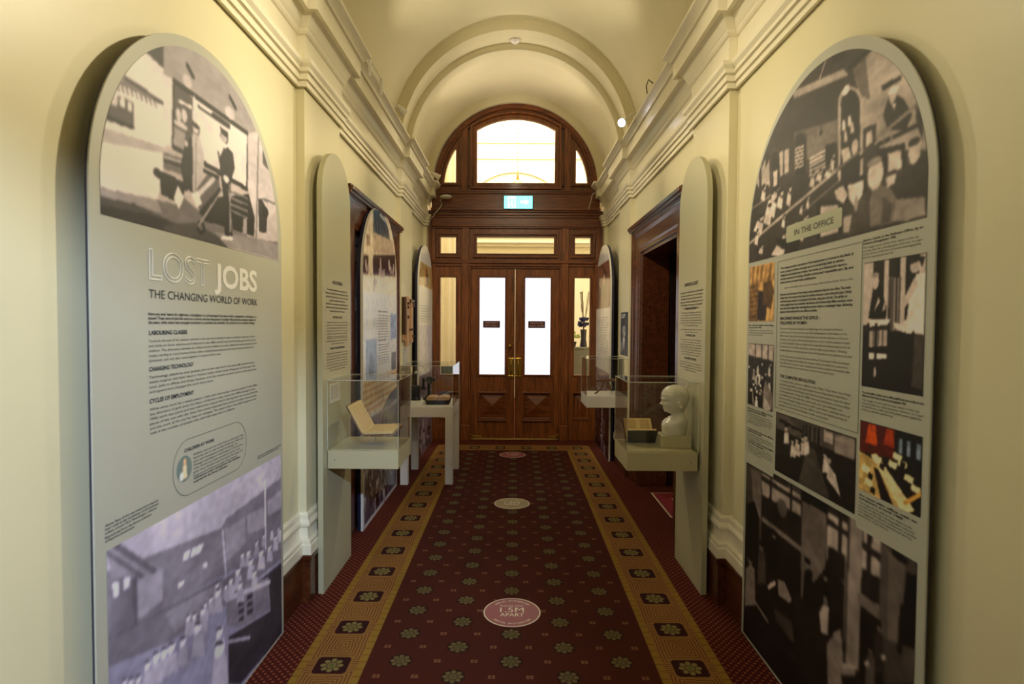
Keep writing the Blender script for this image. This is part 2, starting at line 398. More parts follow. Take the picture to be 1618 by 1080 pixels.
# ------------------------------------------------------------------ printed pictures (drawn into a raster, carried by vertices)
class Art:
    def __init__(s, u0, u1, z0, z1, step, bg):
        s.u0, s.u1, s.z0, s.z1, s.st = u0, u1, z0, z1, step
        s.W, s.H = max(4, int((u1 - u0) / step)), max(4, int((z1 - z0) / step))
        s.U, s.Z = np.meshgrid(np.linspace(u0, u1, s.W), np.linspace(z0, z1, s.H))
        s.I = np.ones((s.H, s.W, 3)) * np.array(bg, float)
        s.cv = lambda x, y: (x, y)
        s.q = 1
    def put(s, m, col, a=1.0):
        m = (m * a)[..., None]; s.I = s.I * (1 - m) + np.array(col, float) * m; return s
    def poly(s, pts, col, a=1.0):
        P = [s.cv(*p) for p in pts]; m = np.zeros_like(s.U, bool)
        for i in range(len(P)):
            (x0, y0), (x1, y1) = P[i - 1], P[i]
            if abs(y1 - y0) < 1e-9: continue
            c = ((s.Z < y0) != (s.Z < y1)) & (s.U < (x1 - x0) * (s.Z - y0) / (y1 - y0) + x0)
            m ^= c
        return s.put(m.astype(float), col, a)
    def ell(s, x, y, rx, ry, col, a=1.0):
        c, e, g = s.cv(x, y), s.cv(x + rx, y), s.cv(x, y + ry)
        RX = max(1e-4, math.hypot(e[0] - c[0], 0)); RY = max(1e-4, abs(g[1] - c[1]))
        return s.put((((s.U - c[0]) / RX) ** 2 + ((s.Z - c[1]) / RY) ** 2 < 1).astype(float), col, a)
    def line(s, pts, wd, col, a=1.0):
        P = [s.cv(*p) for p in pts]
        for (x0, y0), (x1, y1) in zip(P, P[1:]):
            L = (x1 - x0) ** 2 + (y1 - y0) ** 2 + 1e-12
            t = np.clip(((s.U - x0) * (x1 - x0) + (s.Z - y0) * (y1 - y0)) / L, 0, 1)
            d = np.hypot(s.U - x0 - t * (x1 - x0), s.Z - y0 - t * (y1 - y0)); s.put((d < wd / 2).astype(float), col, a)
        return s
    def vgrad(s, za, zb, col, a=1.0):          # fades in from za (0) to zb (1)
        t = np.clip((s.Z - za) / (zb - za), 0, 1); return s.put(t, col, a)
    def blur(s, k=1):
        for _ in range(k):
            J = np.pad(s.I, ((1, 1), (1, 1), (0, 0)), 'edge')
            s.I = (J[1:-1, :-2] + J[1:-1, 1:-1] * 2 + J[1:-1, 2:]) / 4
            J = np.pad(s.I, ((1, 1), (1, 1), (0, 0)), 'edge')
            s.I = (J[:-2, 1:-1] + J[1:-1, 1:-1] * 2 + J[2:, 1:-1]) / 4
        return s
    def noise(s, amp, n):
        g = RNG.rand(n + 2, n + 2); a = np.linspace(0, n, s.H); b = np.linspace(0, n, s.W)
        i, j = a.astype(int), b.astype(int); fa, fb = (a - i)[:, None], (b - j)[None]
        v = g[i][:, j] * (1 - fa) * (1 - fb) + g[i + 1][:, j] * fa * (1 - fb) + g[i][:, j + 1] * (1 - fa) * fb + g[i + 1][:, j + 1] * fa * fb
        s.I = s.I * (1 + (v[..., None] - .5) * amp); return s
    def crowd(s, n, box, size, light, dark, drift=None):   # small seated and standing figures, far ones first
        u0, u1, z0, z1 = box; it = sorted([(RNG.rand(), RNG.rand()) for _ in range(n)], key=lambda t: -t[1])
        for a, b in it:
            u, z = u0 + (u1 - u0) * a, z0 + (z1 - z0) * b
            if drift: z += drift * (a - .5)
            k = size * (1.25 - .6 * b) * (.8 + .4 * RNG.rand())
            c = light if RNG.rand() > .45 else dark
            f = .75 + .35 * RNG.rand(); c = [v * f for v in c]
            old = s.cv; s.cv = lambda x, y: (x, y)
            s.poly([(u - k * .55, z - k * 1.6), (u + k * .6, z - k * 1.6), (u + k * .35, z - k * .1), (u - k * .3, z - k * .1)], c)
            s.ell(u, z + k * .2, k * .24, k * .33, [min(250, v * .95 + 40) for v in light]); s.put(((((s.U - u) / (k * .26)) ** 2 + ((s.Z - z - k * .42) / (k * .18)) ** 2) < 1).astype(float), [v * .5 for v in dark])
            s.cv = old
        return s
    def mesh(s, name, parent, front, mat='print', top=None, bottom=None, label=None, step=None):
        st = step or s.st
        nu, nz = max(2, int((s.u1 - s.u0) / st)), max(2, int((s.z1 - s.z0) / st))
        a = np.linspace(0, 1, nu)
        if top: a = .5 - .5 * np.cos(PI * a)
        us = s.u0 + (s.u1 - s.u0) * a
        tops = np.array([top(u) if top else s.z1 for u in us]); bots = np.array([bottom(u) if bottom else s.z0 for u in us])
        t = np.linspace(0, 1, nz)
        Z = bots[None] + (tops - bots)[None] * t[:, None]; U = np.repeat(us[None], nz, 0)
        gi = np.clip((Z - s.z0) / (s.z1 - s.z0) * (s.H - 1), 0, s.H - 1.001); gj = np.clip((U - s.u0) / (s.u1 - s.u0) * (s.W - 1), 0, s.W - 1.001)
        i, j = gi.astype(int), gj.astype(int); fi, fj = (gi - i)[..., None], (gj - j)[..., None]; I = s.I
        C = I[i, j] * (1 - fi) * (1 - fj) + I[i + 1, j] * fi * (1 - fj) + I[i, j + 1] * (1 - fi) * fj + I[i + 1, j + 1] * fi * fj
        C = np.clip(((C - 122) * 1.5 + 126) / 255, .03, .94); C = np.where(C < .04045, C / 12.92, ((C + .055) / 1.055) ** 2.4)
        V = np.stack([U, np.full_like(U, -front), Z], -1).reshape(-1, 3)
        k = np.arange((nz - 1) * nu).reshape(nz - 1, nu)[:, :-1].ravel()
        Fc = np.stack([k, k + 1, k + nu + 1, k + nu], 1)
        me = bpy.data.meshes.new(name); me.vertices.add(len(V)); me.vertices.foreach_set('co', V.ravel())
        me.loops.add(Fc.size); me.loops.foreach_set('vertex_index', Fc.ravel().astype(np.int32))
        me.polygons.add(len(Fc)); me.polygons.foreach_set('loop_start', np.arange(0, Fc.size, 4, dtype=np.int32)); me.polygons.foreach_set('loop_total', np.full(len(Fc), 4, np.int32))
        me.update(calc_edges=True)
        at = me.color_attributes.new('print', 'FLOAT_COLOR', 'POINT')
        at.data.foreach_set('color', np.concatenate([C.reshape(-1, 3), np.ones((len(V), 1))], 1).ravel().astype(np.float32))
        me.materials.append(M[mat])
        o = bpy.data.objects.new(name, me); COL.objects.link(o); o.parent = parent
        if label: o['label'] = label
        return o

# ================================================================== the corridor shell
WL, WR_, YB, YE = 1.17, 1.192, -2.4, 7.62
PIL = .045
def WX(side): return WL if side < 0 else WR_
PILS = [(3.10, 3.72), (5.71, 6.31)]
def stations(y0, y1):                        # (y, projection, direction) along one wall with its pilasters
    st = [(y0, 0, 0)]
    for a, b in PILS + [(7.36, 9.9)]:
        if a >= y1: break
        if b <= y0: continue
        st += [(a, 0, -1), (a, PIL, -1)]
        if b < y1: st += [(b, PIL, 1), (b, 0, 1)]
        else: st += [(y1, PIL, 0)]
    if st[-1][0] < y1: st.append((y1, 0, 0))
    return st
def sweep_wall(side, prof, y0, y1, thick):   # prof: (projection, z) from bottom to top
    st = stations(y0, y1); rows = []
    for q, z in [(-thick, prof[0][1])] + prof + [(-thick, prof[-1][1])]:
        if q == -thick: rows.append([(side * (WX(side) + thick), y, z) for (y, p, s) in st])
        else: rows.append([(side * (WX(side) - p - q), y + s * q, z) for (y, p, s) in st])
    mb = MB(); n = len(st); vs = [p for r in rows for p in r]; fs = []; R = len(rows)
    for k in range(R):
        k2 = (k + 1) % R
        for i in range(n - 1): fs.append((k * n + i, k * n + i + 1, k2 * n + i + 1, k2 * n + i))
    fs += [tuple(k * n for k in range(R)), tuple(k * n + n - 1 for k in range(R - 1, -1, -1))]
    return mb.add(vs, fs)
DY0, DY1, DZ = 4.15, 5.35, 2.18              # side doorway openings
ENT = [(0, 2.782), (.008, 2.775), (.022, 2.775), (.022, 2.80), (.014, 2.802), (.014, 2.806), (.030, 2.809), (.030, 2.838), (.022, 2.841), (.040, 2.848), (.040, 2.868), (.054, 2.885), (.058, 2.905), (.012, 2.912),
       (.012, 3.045), (.022, 3.05), (.03, 3.062), (.03, 3.075), (.038, 3.085), (.046, 3.105), (.060, 3.128), (.085, 3.14), (.085, 3.132), (.108, 3.132), (.108, 3.235),
       (.122, 3.24), (.128, 3.255), (.15, 3.275), (.165, 3.285), (.165, 3.305)]
SK = [(.0, .485), (.006, .485), (.013, .472), (.013, .448), (.022, .436), (.025, .425), (.022, .412), (.007, .402), (.009, .36), (.016, .345), (.03, .335), (.03, .318), (.036, .312), (.038, .262), (0, .262)][::-1]
SKW = [(0, .0), (.030, .0), (.030, .222), (.036, .232), (.040, .242), (.040, .256), (.034, .262), (0, .262)]
for side, nm in ((-1, 'left'), (1, 'right')):
    a = sweep_wall(side, [(0, 0), (0, 3.31)], YB, DY0, .25)
    b = sweep_wall(side, [(0, DZ), (0, 3.31)], DY0, DY1, .25); a.add(b.v, b.f)
    b = sweep_wall(side, [(0, 0), (0, 3.31)], DY1, YE, .25); a.add(b.v, b.f)
    struct(a.build('wall_' + nm, 'wall'))
    e = sweep_wall(side, ENT, YB, 7.50, .1)
    struct(e.build('trim_1' if side < 0 else 'trim_2', 'trim', smooth=28))
    k = MB()
    for y0, y1 in ((YB, 3.90), (5.60, 7.47)):
        s_ = sweep_wall(side, SK, y0, y1, .02); k.add(s_.v, s_.f)
    struct(k.build('trim_3' if side < 0 else 'trim_4', 'trim', smooth=28))
    k = MB()
    for y0, y1 in ((YB, 3.90), (5.60, 7.47)):
        s_ = sweep_wall(side, SKW, y0, y1, .02); k.add(s_.v, s_.f)
    struct(k.build('baseboard_' + nm, 'woody', smooth=28))
# floor
fl = MB().box(-5, 5, YB - 1, 12.5, -.1, 0); struct(fl.build('floor', 'carpet'))
rn = MB().box(-.94, .94, -.6, 7.13, .0, .006).build('carpet_runner', 'runner')
tag(rn, 'long dark red floral carpet runner with gold key-pattern borders on the corridor floor', 'carpet')
# barrel vault with its ribs
CZ = 3.28
VP = [(YB, 1.225), (3.10, 1.225), (3.10, 1.12), (3.72, 1.12), (3.72, 1.225), (5.71, 1.225), (5.71, 1.125), (5.84, 1.125), (5.86, 1.137), (5.95, 1.150), (6.04, 1.155),
      (6.04, 1.122), (6.055, 1.094), (6.10, 1.086), (6.20, 1.088), (6.205, 1.10), (6.31, 1.106), (6.31, 1.165), (7.38, 1.165), (7.38, 1.06), (7.62, 1.06)]
def vault(r0=0):
    n = 96; rows = []
    for y, r in VP: rows.append([(-r * math.cos(PI * i / n), y, CZ + r * math.sin(PI * i / n)) for i in range(n + 1)])
    rows.append([(-1.5 * math.cos(PI * i / n), YE, CZ + 1.5 * math.sin(PI * i / n)) for i in range(n + 1)])
    rows.append([(-1.5 * math.cos(PI * i / n), YB, CZ + 1.5 * math.sin(PI * i / n)) for i in range(n + 1)])
    rows.append(rows[0])
    return MB().loft(rows, cap=False, closed=False)
struct(vault().build('ceiling', 'vault', smooth=30))
# end behind the camera: back wall, and a partition with an opening whose lintel cuts the cool light
bk = MB().box(-1.42, 1.42, YB - .1, YB, 0, 4.8); struct(bk.build('wall_back', 'wall'))
hd = plate_mesh([(-1.17, 2.66), (1.17, 2.66), (1.17, 3.3)] + [(1.22 * math.cos(PI * i / 32), 3.3 + 1.22 * math.sin(PI * i / 32)) for i in range(33)] + [(-1.17, 3.3)], [], -.86, -.80)
struct(hd.build('trim_5', 'wall'))

# ================================================================== side doorways
def architrave(side, name):
    r = MB(); X = WX(side)
    prof = [(0, 0), (.055, 0), (.055, .03), (.045, .05), (.045, .075), (.038, .085), (.030, .10), (.030, .20), (.022, .215), (.022, .245), (-.0, .25)]  # (projection, distance inward from the outer edge)
    y0, y1, z1 = 3.90, 5.60, 2.44
    path = lambda d: [(y0 + d, 0), (y0 + d, z1 - d), (y1 - d, z1 - d), (y1 - d, 0)]
    rows = [[(side * (X - p), y, z) for (y, z) in path(d)] for p, d in prof]
    r.loft(rows, cap=False, closed=False)
    # crown moulding over the head
    for (p, z, h) in ((.075, 2.40, .02), (.09, 2.42, .03), (.075, 2.45, .012)):
        r.box(side * (X + .0), side * (X - p), y0 - .02, y1 + .02, z, z + h)
    # jamb lining
    t = .25
    for ya, yb in ((DY0 - .02, DY0 + .015), (DY1 - .015, DY1 + .02)): r.box(side * (X - .002), side * (X + t), ya, yb, 0, DZ + .01)
    r.box(side * (X - .002), side * (X + t), DY0, DY1, DZ - .015, DZ + .02)
    return struct(r.build(name, 'woody', bevel=.003))
architrave(-1, 'trim_6'); architrave(1, 'trim_7')
def panel_leaf(name, w, h, t, mat, parent=None):
    """six-panel leaf, hinged edge at x=0, thickness along y"""
    root = empty(name) if parent is None else parent
    cells = [(.10, w / 2 - .04, .22, .80), (w / 2 + .04, w - .10, .22, .80), (.10, w / 2 - .04, .98, 1.62), (w / 2 + .04, w - .10, .98, 1.62), (.10, w / 2 - .04, 1.74, h - .12), (w / 2 + .04, w - .10, 1.74, h - .12)]
    fr = plate_mesh(rect(0, w, 0.01, h), [rect(*c) for c in cells], 0, t).build('stile_frame', mat, root, bevel=.003)
    for c in cells:
        p = MB().box(c[0] - .004, c[1] + .004, t * .35, t * .65, c[2] - .004, c[3] + .004)
        p.box(c[0] + .04, c[1] - .04, t * .2, t * .8, c[2] + .04, c[3] - .04); p.build('panel', mat, root, bevel=.006)
    return root
dl = panel_leaf('door_2', DY1 - DY0 - .03, DZ - .02, .045, 'woodd'); struct(dl); dl.location = (-(WL + .16), DY0 + .015, 0); dl.rotation_euler = (0, 0, PI / 2)
kb = MB().lathe([(.0, 0), (.012, 0), (.012, .03), (.026, .045), (.03, .06), (.024, .074), (0, .08)], n=16, axis='y').build('door_knob', 'brass', dl, loc=(.09, -.078, 1.02), smooth=40)
dr = panel_leaf('door_3', 1.1, DZ - .02, .045, 'woodd'); struct(dr); dr.location = (WR_ + .27, DY1 + .02, 0); dr.rotation_euler = (0, 0, math.radians(-4))
MB().lathe([(.0, 0), (.012, 0), (.012, .03), (.026, .045), (.03, .06), (.024, .074), (0, .08)], n=16, axis='y').build('door_knob', 'brass', dr, loc=(1.0, -.078, 1.02), smooth=40)
# dim room beyond the right doorway
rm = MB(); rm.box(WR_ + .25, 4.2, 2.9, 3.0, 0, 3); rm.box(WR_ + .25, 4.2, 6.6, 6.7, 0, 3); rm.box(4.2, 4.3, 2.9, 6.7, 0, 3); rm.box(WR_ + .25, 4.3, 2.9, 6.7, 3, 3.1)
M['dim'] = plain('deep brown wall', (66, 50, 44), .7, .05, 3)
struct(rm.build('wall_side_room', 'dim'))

# ================================================================== the glazed timber screen at the end
YS = 7.47; SX = .012
scr = empty('door_1', (SX, YS, 0)); struct(scr)
H_ = 1.085
def arc(r, a0, a1, n, cz=CZ, cx=0): return [(cx + r * math.cos(a0 + (a1 - a0) * i / n), cz + r * math.sin(a0 + (a1 - a0) * i / n)) for i in range(n + 1)]
Wd, Wh = 'wood', 'woodh'
def mould(poly, mat, parent, w=.022, y0=-.02, y1=.0, name='moulding'):   # stepped bead just outside a glazed opening
    q = inset(poly, -w); q2 = inset(poly, -w * .45); mb = MB().ring(q, poly, y0 * .5, y1); mb.ring(q2, poly, y0, y1)
    return mb.build(name, mat, parent, bevel=.002)
# --- lunette window
lun = empty('window_1', (SX, YS, 0)); struct(lun)
cg = [(-.502, 3.342), (.502, 3.342)] + [(.502 * math.cos(t), 0) for t in ()]
def seg_arc(hw, zs, zt, n=20):               # segmental head from right to left
    s = zt - zs; R = (hw * hw + s * s) / (2 * s); c = zt - R; a = math.asin(hw / R)
    return [(R * math.sin(a - 2 * a * i / n), c + R * math.cos(a - 2 * a * i / n)) for i in range(n + 1)]
cgl = [(-.502, 3.342), (.502, 3.342)] + seg_arc(.502, 4.02, 4.16)
def lune(side):
    R = .925; b = 3.342; x = .775
    a0 = math.asin((b - CZ) / R); a1 = math.acos(x / R)
    p = [(R * math.cos(a0 + (a1 - a0) * i / 14), CZ + R * math.sin(a0 + (a1 - a0) * i / 14)) for i in range(15)] + [(x, b)]
    return p if side > 0 else [(-q[0], q[1]) for q in p][::-1]
outl = [(-1.06, 3.20), (1.06, 3.20)] + arc(1.06, .0, PI, 60)
plate_mesh(outl, [cgl, lune(1), lune(-1)], 0, .05).build('frame', Wd, lun, bevel=.003)
MB().ring([(-1.06, 3.22), (1.06, 3.22)] + arc(1.06, 0, PI, 60), [(-1.0, 3.22), (1.0, 3.22)] + arc(1.0, 0, PI, 60), -.05, .0).build('arch_moulding', Wh, lun, bevel=.004)
MB().ring(arc(1.0, .02, PI - .02, 60) , arc(.975, .02, PI - .02, 60), -.025, .0).build('arch_moulding', Wh, lun, bevel=.003)
c2 = inset(cgl, -.055)
MB().ring(inset(cgl, -.085), c2, -.05, .0).build('casement_moulding', Wd, lun, bevel=.004); MB().ring(c2, cgl, -.02, .0).build('casement_sash', Wd, lun, bevel=.006)
for s in (-1, 1):
    MB().box(s * .625, s * .70, -.035, 0, 3.22, 4.09).build('mullion', Wd, lun, bevel=.004)
    q = lune(s); MB().ring(inset(q, -.03), q, -.018, .0).build('side_moulding', Wd, lun, bevel=.003)
    MB().prism(inset(q, -.005), .022, .028).build('pane', 'pane', lun)
MB().prism(inset(cgl, -.005), .022, .028).build('pane', 'pane', lun)
MB().box(-1.07, 1.07, -.045, .05, 3.195, 3.245).build('sill_rail', Wh, lun, bevel=.005)
# --- frieze, cornice and transom windows
fz = MB(); fz.box(-H_, H_, -.03, .05, 2.99, 3.20); fz.build('frieze_board', Wh, scr, bevel=.003)
cn = MB()
for (p, z0, z1) in ((.10, 2.975, 3.005), (.08, 2.955, 2.975), (.055, 2.92, 2.955), (.035, 2.89, 2.92), (.02, 2.80, 2.89), (.045, 2.775, 2.80), (.03, 2.755, 2.775)): cn.box(-H_, H_, -p, .05, z0, z1)
cn.build('cornice', Wh, scr, bevel=.004)
TR = [(-.972, -.772, 2.432, 2.643), (-.50, .50, 2.432, 2.643), (.772, .972, 2.432, 2.643)]
SG = [(-.972, -.772, .86, 2.122), (.772, .972, .86, 2.122)]
LP = [(-.965, -.78, .285, .62), (.765, .965, .285, .62)]
DO = (-.578, .578, 0.0, 2.245)
full = rect(-H_, H_, 0.0, 2.76)
# door opening is cut by making the outline run round it
full = [(-H_, 0), (DO[0], 0), (DO[0], DO[3]), (DO[1], DO[3]), (DO[1], 0), (H_, 0), (H_, 2.76), (-H_, 2.76)]
plate_mesh([(-1.13, 0)] + full[1:5] + [(1.13, 0), (1.13, 2.99), (-1.13, 2.99)], [rect(*t) for t in TR] + [rect(*t) for t in SG] + [rect(*t) for t in LP], 0, .06).build('screen_frame', Wd, scr, bevel=.003)
for s in (-1, 1):
    MB().box(s * .60, s * .69, -.035, 0, 0, 2.755).build('post', Wd, scr, bevel=.006)
    MB().box(s * 1.04, s * 1.085, -.03, 0, 0, 2.755).build('post', Wd, scr, bevel=.006)
    MB().box(s * .59, s * .70, -.045, 0, 0, .20).build('plinth_block', Wd, scr, bevel=.006)
MB().box(-H_, H_, -.04, 0, 2.30, 2.345).build('transom_rail', Wh, scr, bevel=.008); MB().box(-H_, H_, -.022, 0, 2.265, 2.30).build('transom_rail', Wh, scr, bevel=.006)
tw = empty('window_2', (SX, YS, 0)); struct(tw)
for t in TR:
    q = rect(*t); MB().ring(inset(q, -.055), inset(q, -.03), -.032, 0).build('moulding', Wh, tw, bevel=.004); mould(q, Wh, tw, .03)
    MB().prism(inset(q, -.004), .025, .031).build('pane', 'pane', tw)
for k_, t in enumerate(SG):
    sw = empty('window_%d' % (3 + k_), (SX, YS, 0)); struct(sw); q = rect(*t)
    mould(q, Wd, sw, .028); MB().prism(inset(q, -.004), .025, .031).build('pane', 'pane', sw)
for t in LP:
    q = rect(*t); mould(q, Wd, scr, .02, -.015); b = MB()
    b.prism(inset(q, -.003), .03, .05); x0, x1, z0, z1 = t[0] + .03, t[1] - .03, t[2] + .03, t[3] - .03; cx, cz = (x0 + x1) / 2, (z0 + z1) / 2
    b.add([(x0, .03, z0), (x1, .03, z0), (x1, .03, z1), (x0, .03, z1), (cx, .008, cz + .05), (cx, .008, cz - .05)], [(0, 1, 5), (1, 2, 4, 5), (2, 3, 4), (3, 0, 5, 4)])
    b.build('lower_panel', Wd, scr)
# --- the two leaves
def leaf(s):
    lf = MB; x0, x1 = (.0018, .5765)
    g = (.132, .462, .86, 2.122); pn = (.125, .46, .29, .615)
    def X(v): return s * v
    def rc(a, b, c, d): return rect(min(X(a), X(b)), max(X(a), X(b)), c, d)
    o = plate_mesh(rc(x0, x1, .022, 2.232), [rc(*g), rc(*pn)], .012, .055).build('door_leaf', Wd, scr, bevel=.003)
    q = rc(*g); m1 = MB().ring(inset(q, -.022), q, -.004, .012); m1.build('glazing_bead', Wh, o, bevel=.003)
    MB().prism(inset(q, -.004), .028, .036).build('frosted_pane', 'frost', o)
    q = rc(*pn); MB().ring(inset(q, -.018), q, -.002, .012).build('panel_moulding', Wh, o, bevel=.003)
    MB().box(X(pn[0] - .02), X(pn[1] + .02), -.012, .014, pn[2] - .045, pn[2] - .02).build('weather_moulding', Wh, o, bevel=.006)
    b = MB(); b.prism(inset(q, -.003), .035, .048)
    xa, xb = sorted((X(pn[0] + .035), X(pn[1] - .035))); za, zb = pn[2] + .035, pn[3] - .035; cx, cz = (xa + xb) / 2, (za + zb) / 2
    b.add([(xa, .035, za), (xb, .035, za), (xb, .035, zb), (xa, .035, zb), (cx, .002, cz)], [(0, 1, 4), (1, 2, 4), (2, 3, 4), (3, 0, 4)])
    b.build('raised_panel', Wh, o)
    # brass pull on its plate
    pl = plate_mesh(rc(.008, .086, .815, 1.08), [], .004, .012); pl.box(X(.012), X(.082), .0, .008, 1.03, 1.076); pl.box(X(.012), X(.082), .0, .008, .82, .85)
    pl.build('handle_plate', 'brass', o, bevel=.003)
    MB().tube([(X(.047), .004, 1.045), (X(.047), -.03, 1.04), (X(.047), -.042, 1.0), (X(.047), -.042, .90), (X(.047), -.03, .86), (X(.047), .004, .855)], .008, 10).build('pull_handle', 'brass', o, smooth=40)
    MB().box(X(.43), X(.565), -.008, .012, .03, .055).box(X(.545), X(.572), -.02, .012, .028, .075).build('floor_spring_plate', 'brass', o, bevel=.003)
    if s < 0: MB().lathe([(0, 0), (.016, 0), (.020, -.008), (.014, -.02), (.022, -.034), (.016, -.046), (0, -.05)], n=18, axis='y').build('lock_knob', 'brass', o, loc=(X(.064), .012, 1.235), smooth=40)
    return o
leaf(-1); leaf(1)
MB().box(-.60, -.555, .058, .075, 0, 2.26).box(.555, .60, .058, .075, 0, 2.26).box(-.60, .60, .058, .075, 2.236, 2.27).build('gap_light_stop', Wd, scr)  # added strips behind the leaves, block hall light at the gaps
MB().box(-.57, .57, -.03, .06, 0.006, .018).build('threshold', 'brass', scr, bevel=.003)
M['signred'] = plain('dark maroon sign plate', (74, 32, 42), .4, .04, 30); M['signtxt'] = plain('pale pink lettering', (214, 170, 160), .5, .02, 30)
for cx, ln, lb in ((-.306, ('EMERGENCY', 'EXIT ONLY'), 'small maroon sign on the left frosted door pane'), (.284, ('STRICTLY NO', 'PUBLIC ACCESS'), 'small maroon sign on the right frosted door pane')):
    s = empty('door_sign', (SX + cx, YS + .026, 1.47), 0, lb, 'sign')
    MB().box(-.11, .11, 0, .004, 0, .09).build('plate', 'signred', s)
    lettering('lettering', [(ln[0], 0, .17, .053, 'c'), (ln[1], 0, .17 if cx < 0 else .19, .018, 'c')], .022, 'signtxt', s, .0006, .01)
# exit sign
M['exitg'] = emit('lit exit sign green', (110, 226, 226), 1.7); M['exitw'] = emit('lit exit sign white', (250, 255, 255), 1.6)
ex = empty('exit_sign', (.045, 7.36, 2.985), 0, 'lit green exit sign with running figure and arrow above the double doors', 'exit sign')
MB().box(-.19, .19, 0, .06, 0, .175).build('housing', 'black', ex, bevel=.004); MB().box(-.18, .18, -.004, .0, .008, .167).build('lit_face', 'exitg', ex)
g = MB(); g.prism([(.03, .075), (.09, .075), (.09, .055), (.135, .09), (.09, .125), (.09, .105), (.03, .105)], -.006, -.004); g.build('arrow', 'exitw', ex)
g = MB(); g.ring(rect(-.13, -.035, .015, .16), rect(-.118, -.047, .015, .148), -.006, -.004)
g.prism(arc(.012, 0, 2 * PI, 16, .128, -.08)[:-1], -.0065, -.004); g.prism([(-.088, .112), (-.07, .112), (-.078, .075), (-.062, .05), (-.07, .028), (-.08, .03), (-.074, .05), (-.092, .07)], -.0065, -.004)
g.prism([(-.092, .07), (-.084, .064), (-.1, .04), (-.112, .045)], -.0065, -.004); g.build('running_figure', 'exitw', ex)

# ================================================================== the lit hall beyond the doors
hl = MB()
hl.box(-2.6, -2.5, 7.72, 11.8, 0, 6.4); hl.box(2.5, 2.6, 7.72, 11.8, 0, 6.4); hl.box(-2.6, 2.6, 11.8, 11.9, 0, 6.4); hl.box(-2.6, 2.6, 7.62, 11.9, 6.4, 6.5)
struct(hl.build('wall_hall', 'hall'))
ew = plate_mesh([(-2.6, 0), (-1.10, 0), (-1.10, 3.28)] + [(x, z) for x, z in arc(1.07, PI, 0, 48)] + [(1.10, 3.28), (1.10, 0), (2.6, 0), (2.6, 6.45), (-2.6, 6.45)], [], 7.60, 7.72)
struct(ew.build('wall_end', 'hall'))
hm = MB()
for s in (-1, 1):
    for (p, z0, z1) in ((.10, 3.1, 3.16), (.2, 3.16, 3.3), (.26, 3.3, 3.36), (.06, 2.8, 2.86)): hm.box(s * 2.5, s * (2.5 - p), 7.72, 11.8, z0, z1)
for (p, z0, z1) in ((.10, 3.1, 3.16), (.2, 3.16, 3.3), (.26, 3.3, 3.36)): hm.box(-2.5, 2.5, 11.8 - p, 11.8, z0, z1)
struct(hm.build('trim_8', 'trim'))
hp = MB()
for s in (-1,):
    R = []
    for i in range(64):
        a = 2 * PI * i / 64; r = .26 + (.012 if i % 4 < 2 else -.008); R.append((r * math.cos(a), r * math.sin(a)))
    hp.loft([[(s * 1.10 + x, 9.7 + y, z) for x, y in R] for z in (0, 4.6)])
struct(hp.build('trim_9', 'hall'))
ar = MB(); ar.prism([(-1.15, 3.45), (1.15, 3.45)] + arc(1.15, 0, PI, 40, 3.45)[1:-1], 11.77, 11.81); ar.ring(arc(1.21, 0, PI, 40, 3.45), arc(1.15, 0, PI, 40, 3.45), 11.74, 11.81)
for z_ in (4.88, 5.20): ar.box(-2.5, 2.5, 11.77, 11.81, z_, z_ + .022)
struct(ar.build('trim_10', 'vault'))
ch = MB()
for k in range(60): ch.add(*(lambda z, t: ([(.045 + .011 * t, 9.8 - .011 * (1 - t), z), (.045 - .011 * t, 9.8 + .011 * (1 - t), z), (.045 - .011 * t, 9.8 + .011 * (1 - t), z + .026), (.045 + .011 * t, 9.8 - .011 * (1 - t), z + .026), (.051, 9.806, z + .013)], [(0, 1, 4), (1, 2, 4), (2, 3, 4), (3, 0, 4)]))(4.05 + k * .04, k % 2))
ch.lathe([(0, 3.72), (.10, 3.74), (.16, 3.80), (.10, 3.9), (.03, 3.96), (.01, 4.06), (0, 4.06)], .045, 9.8, n=24)
tag(ch.build('pendant_chain', 'brass'), 'thin hanging chain seen through the arched window above the doors', 'chain')

# ================================================================== exhibition boards
def board_poly(w, spring, top):
    n = 48; return [(0, 0), (w, 0)] + [(w / 2 + w / 2 * math.cos(PI * i / n), spring + (top - spring) * math.sin(PI * i / n)) for i in range(n + 1)]
def board(name, side, x, ya, yb, spring, top, thick, label, group=None, face='sage', edge='edge', edge_t=.6):
    """arched board; local x runs left to right as one looks at it, local -y is its front"""
    w = yb - ya
    if side < 0: o = empty(name, (x, ya, 0), PI / 2, label, 'display board', group)
    else: o = empty(name, (x, yb, 0), -PI / 2, label, 'display board', group)
    P = board_poly(w, spring, top)
    f = MB().prism(P, 0, thick * (1 - edge_t)); f.build('face_panel', face, o)
    f = MB().prism(inset(P, .0015), thick * (1 - edge_t), thick); f.build('backing', edge, o)
    return o
def arch_top(w, spring, R, Rz, cx=None):
    c = w / 2 if cx is None else cx
    return lambda u: spring + Rz * math.sqrt(max(0, 1 - ((u - c) / R) ** 2))
FR = .0012
def conv(ox, oy, s, side, X, org):           # reading positions on a flat board back into board coordinates
    def f(x, y):
        p = on_wall(ox + x / s, oy + y / s, X); return ((p[1] - org) if side < 0 else (org - p[1]), p[2])
    return f
def warp(f, k=1): return f

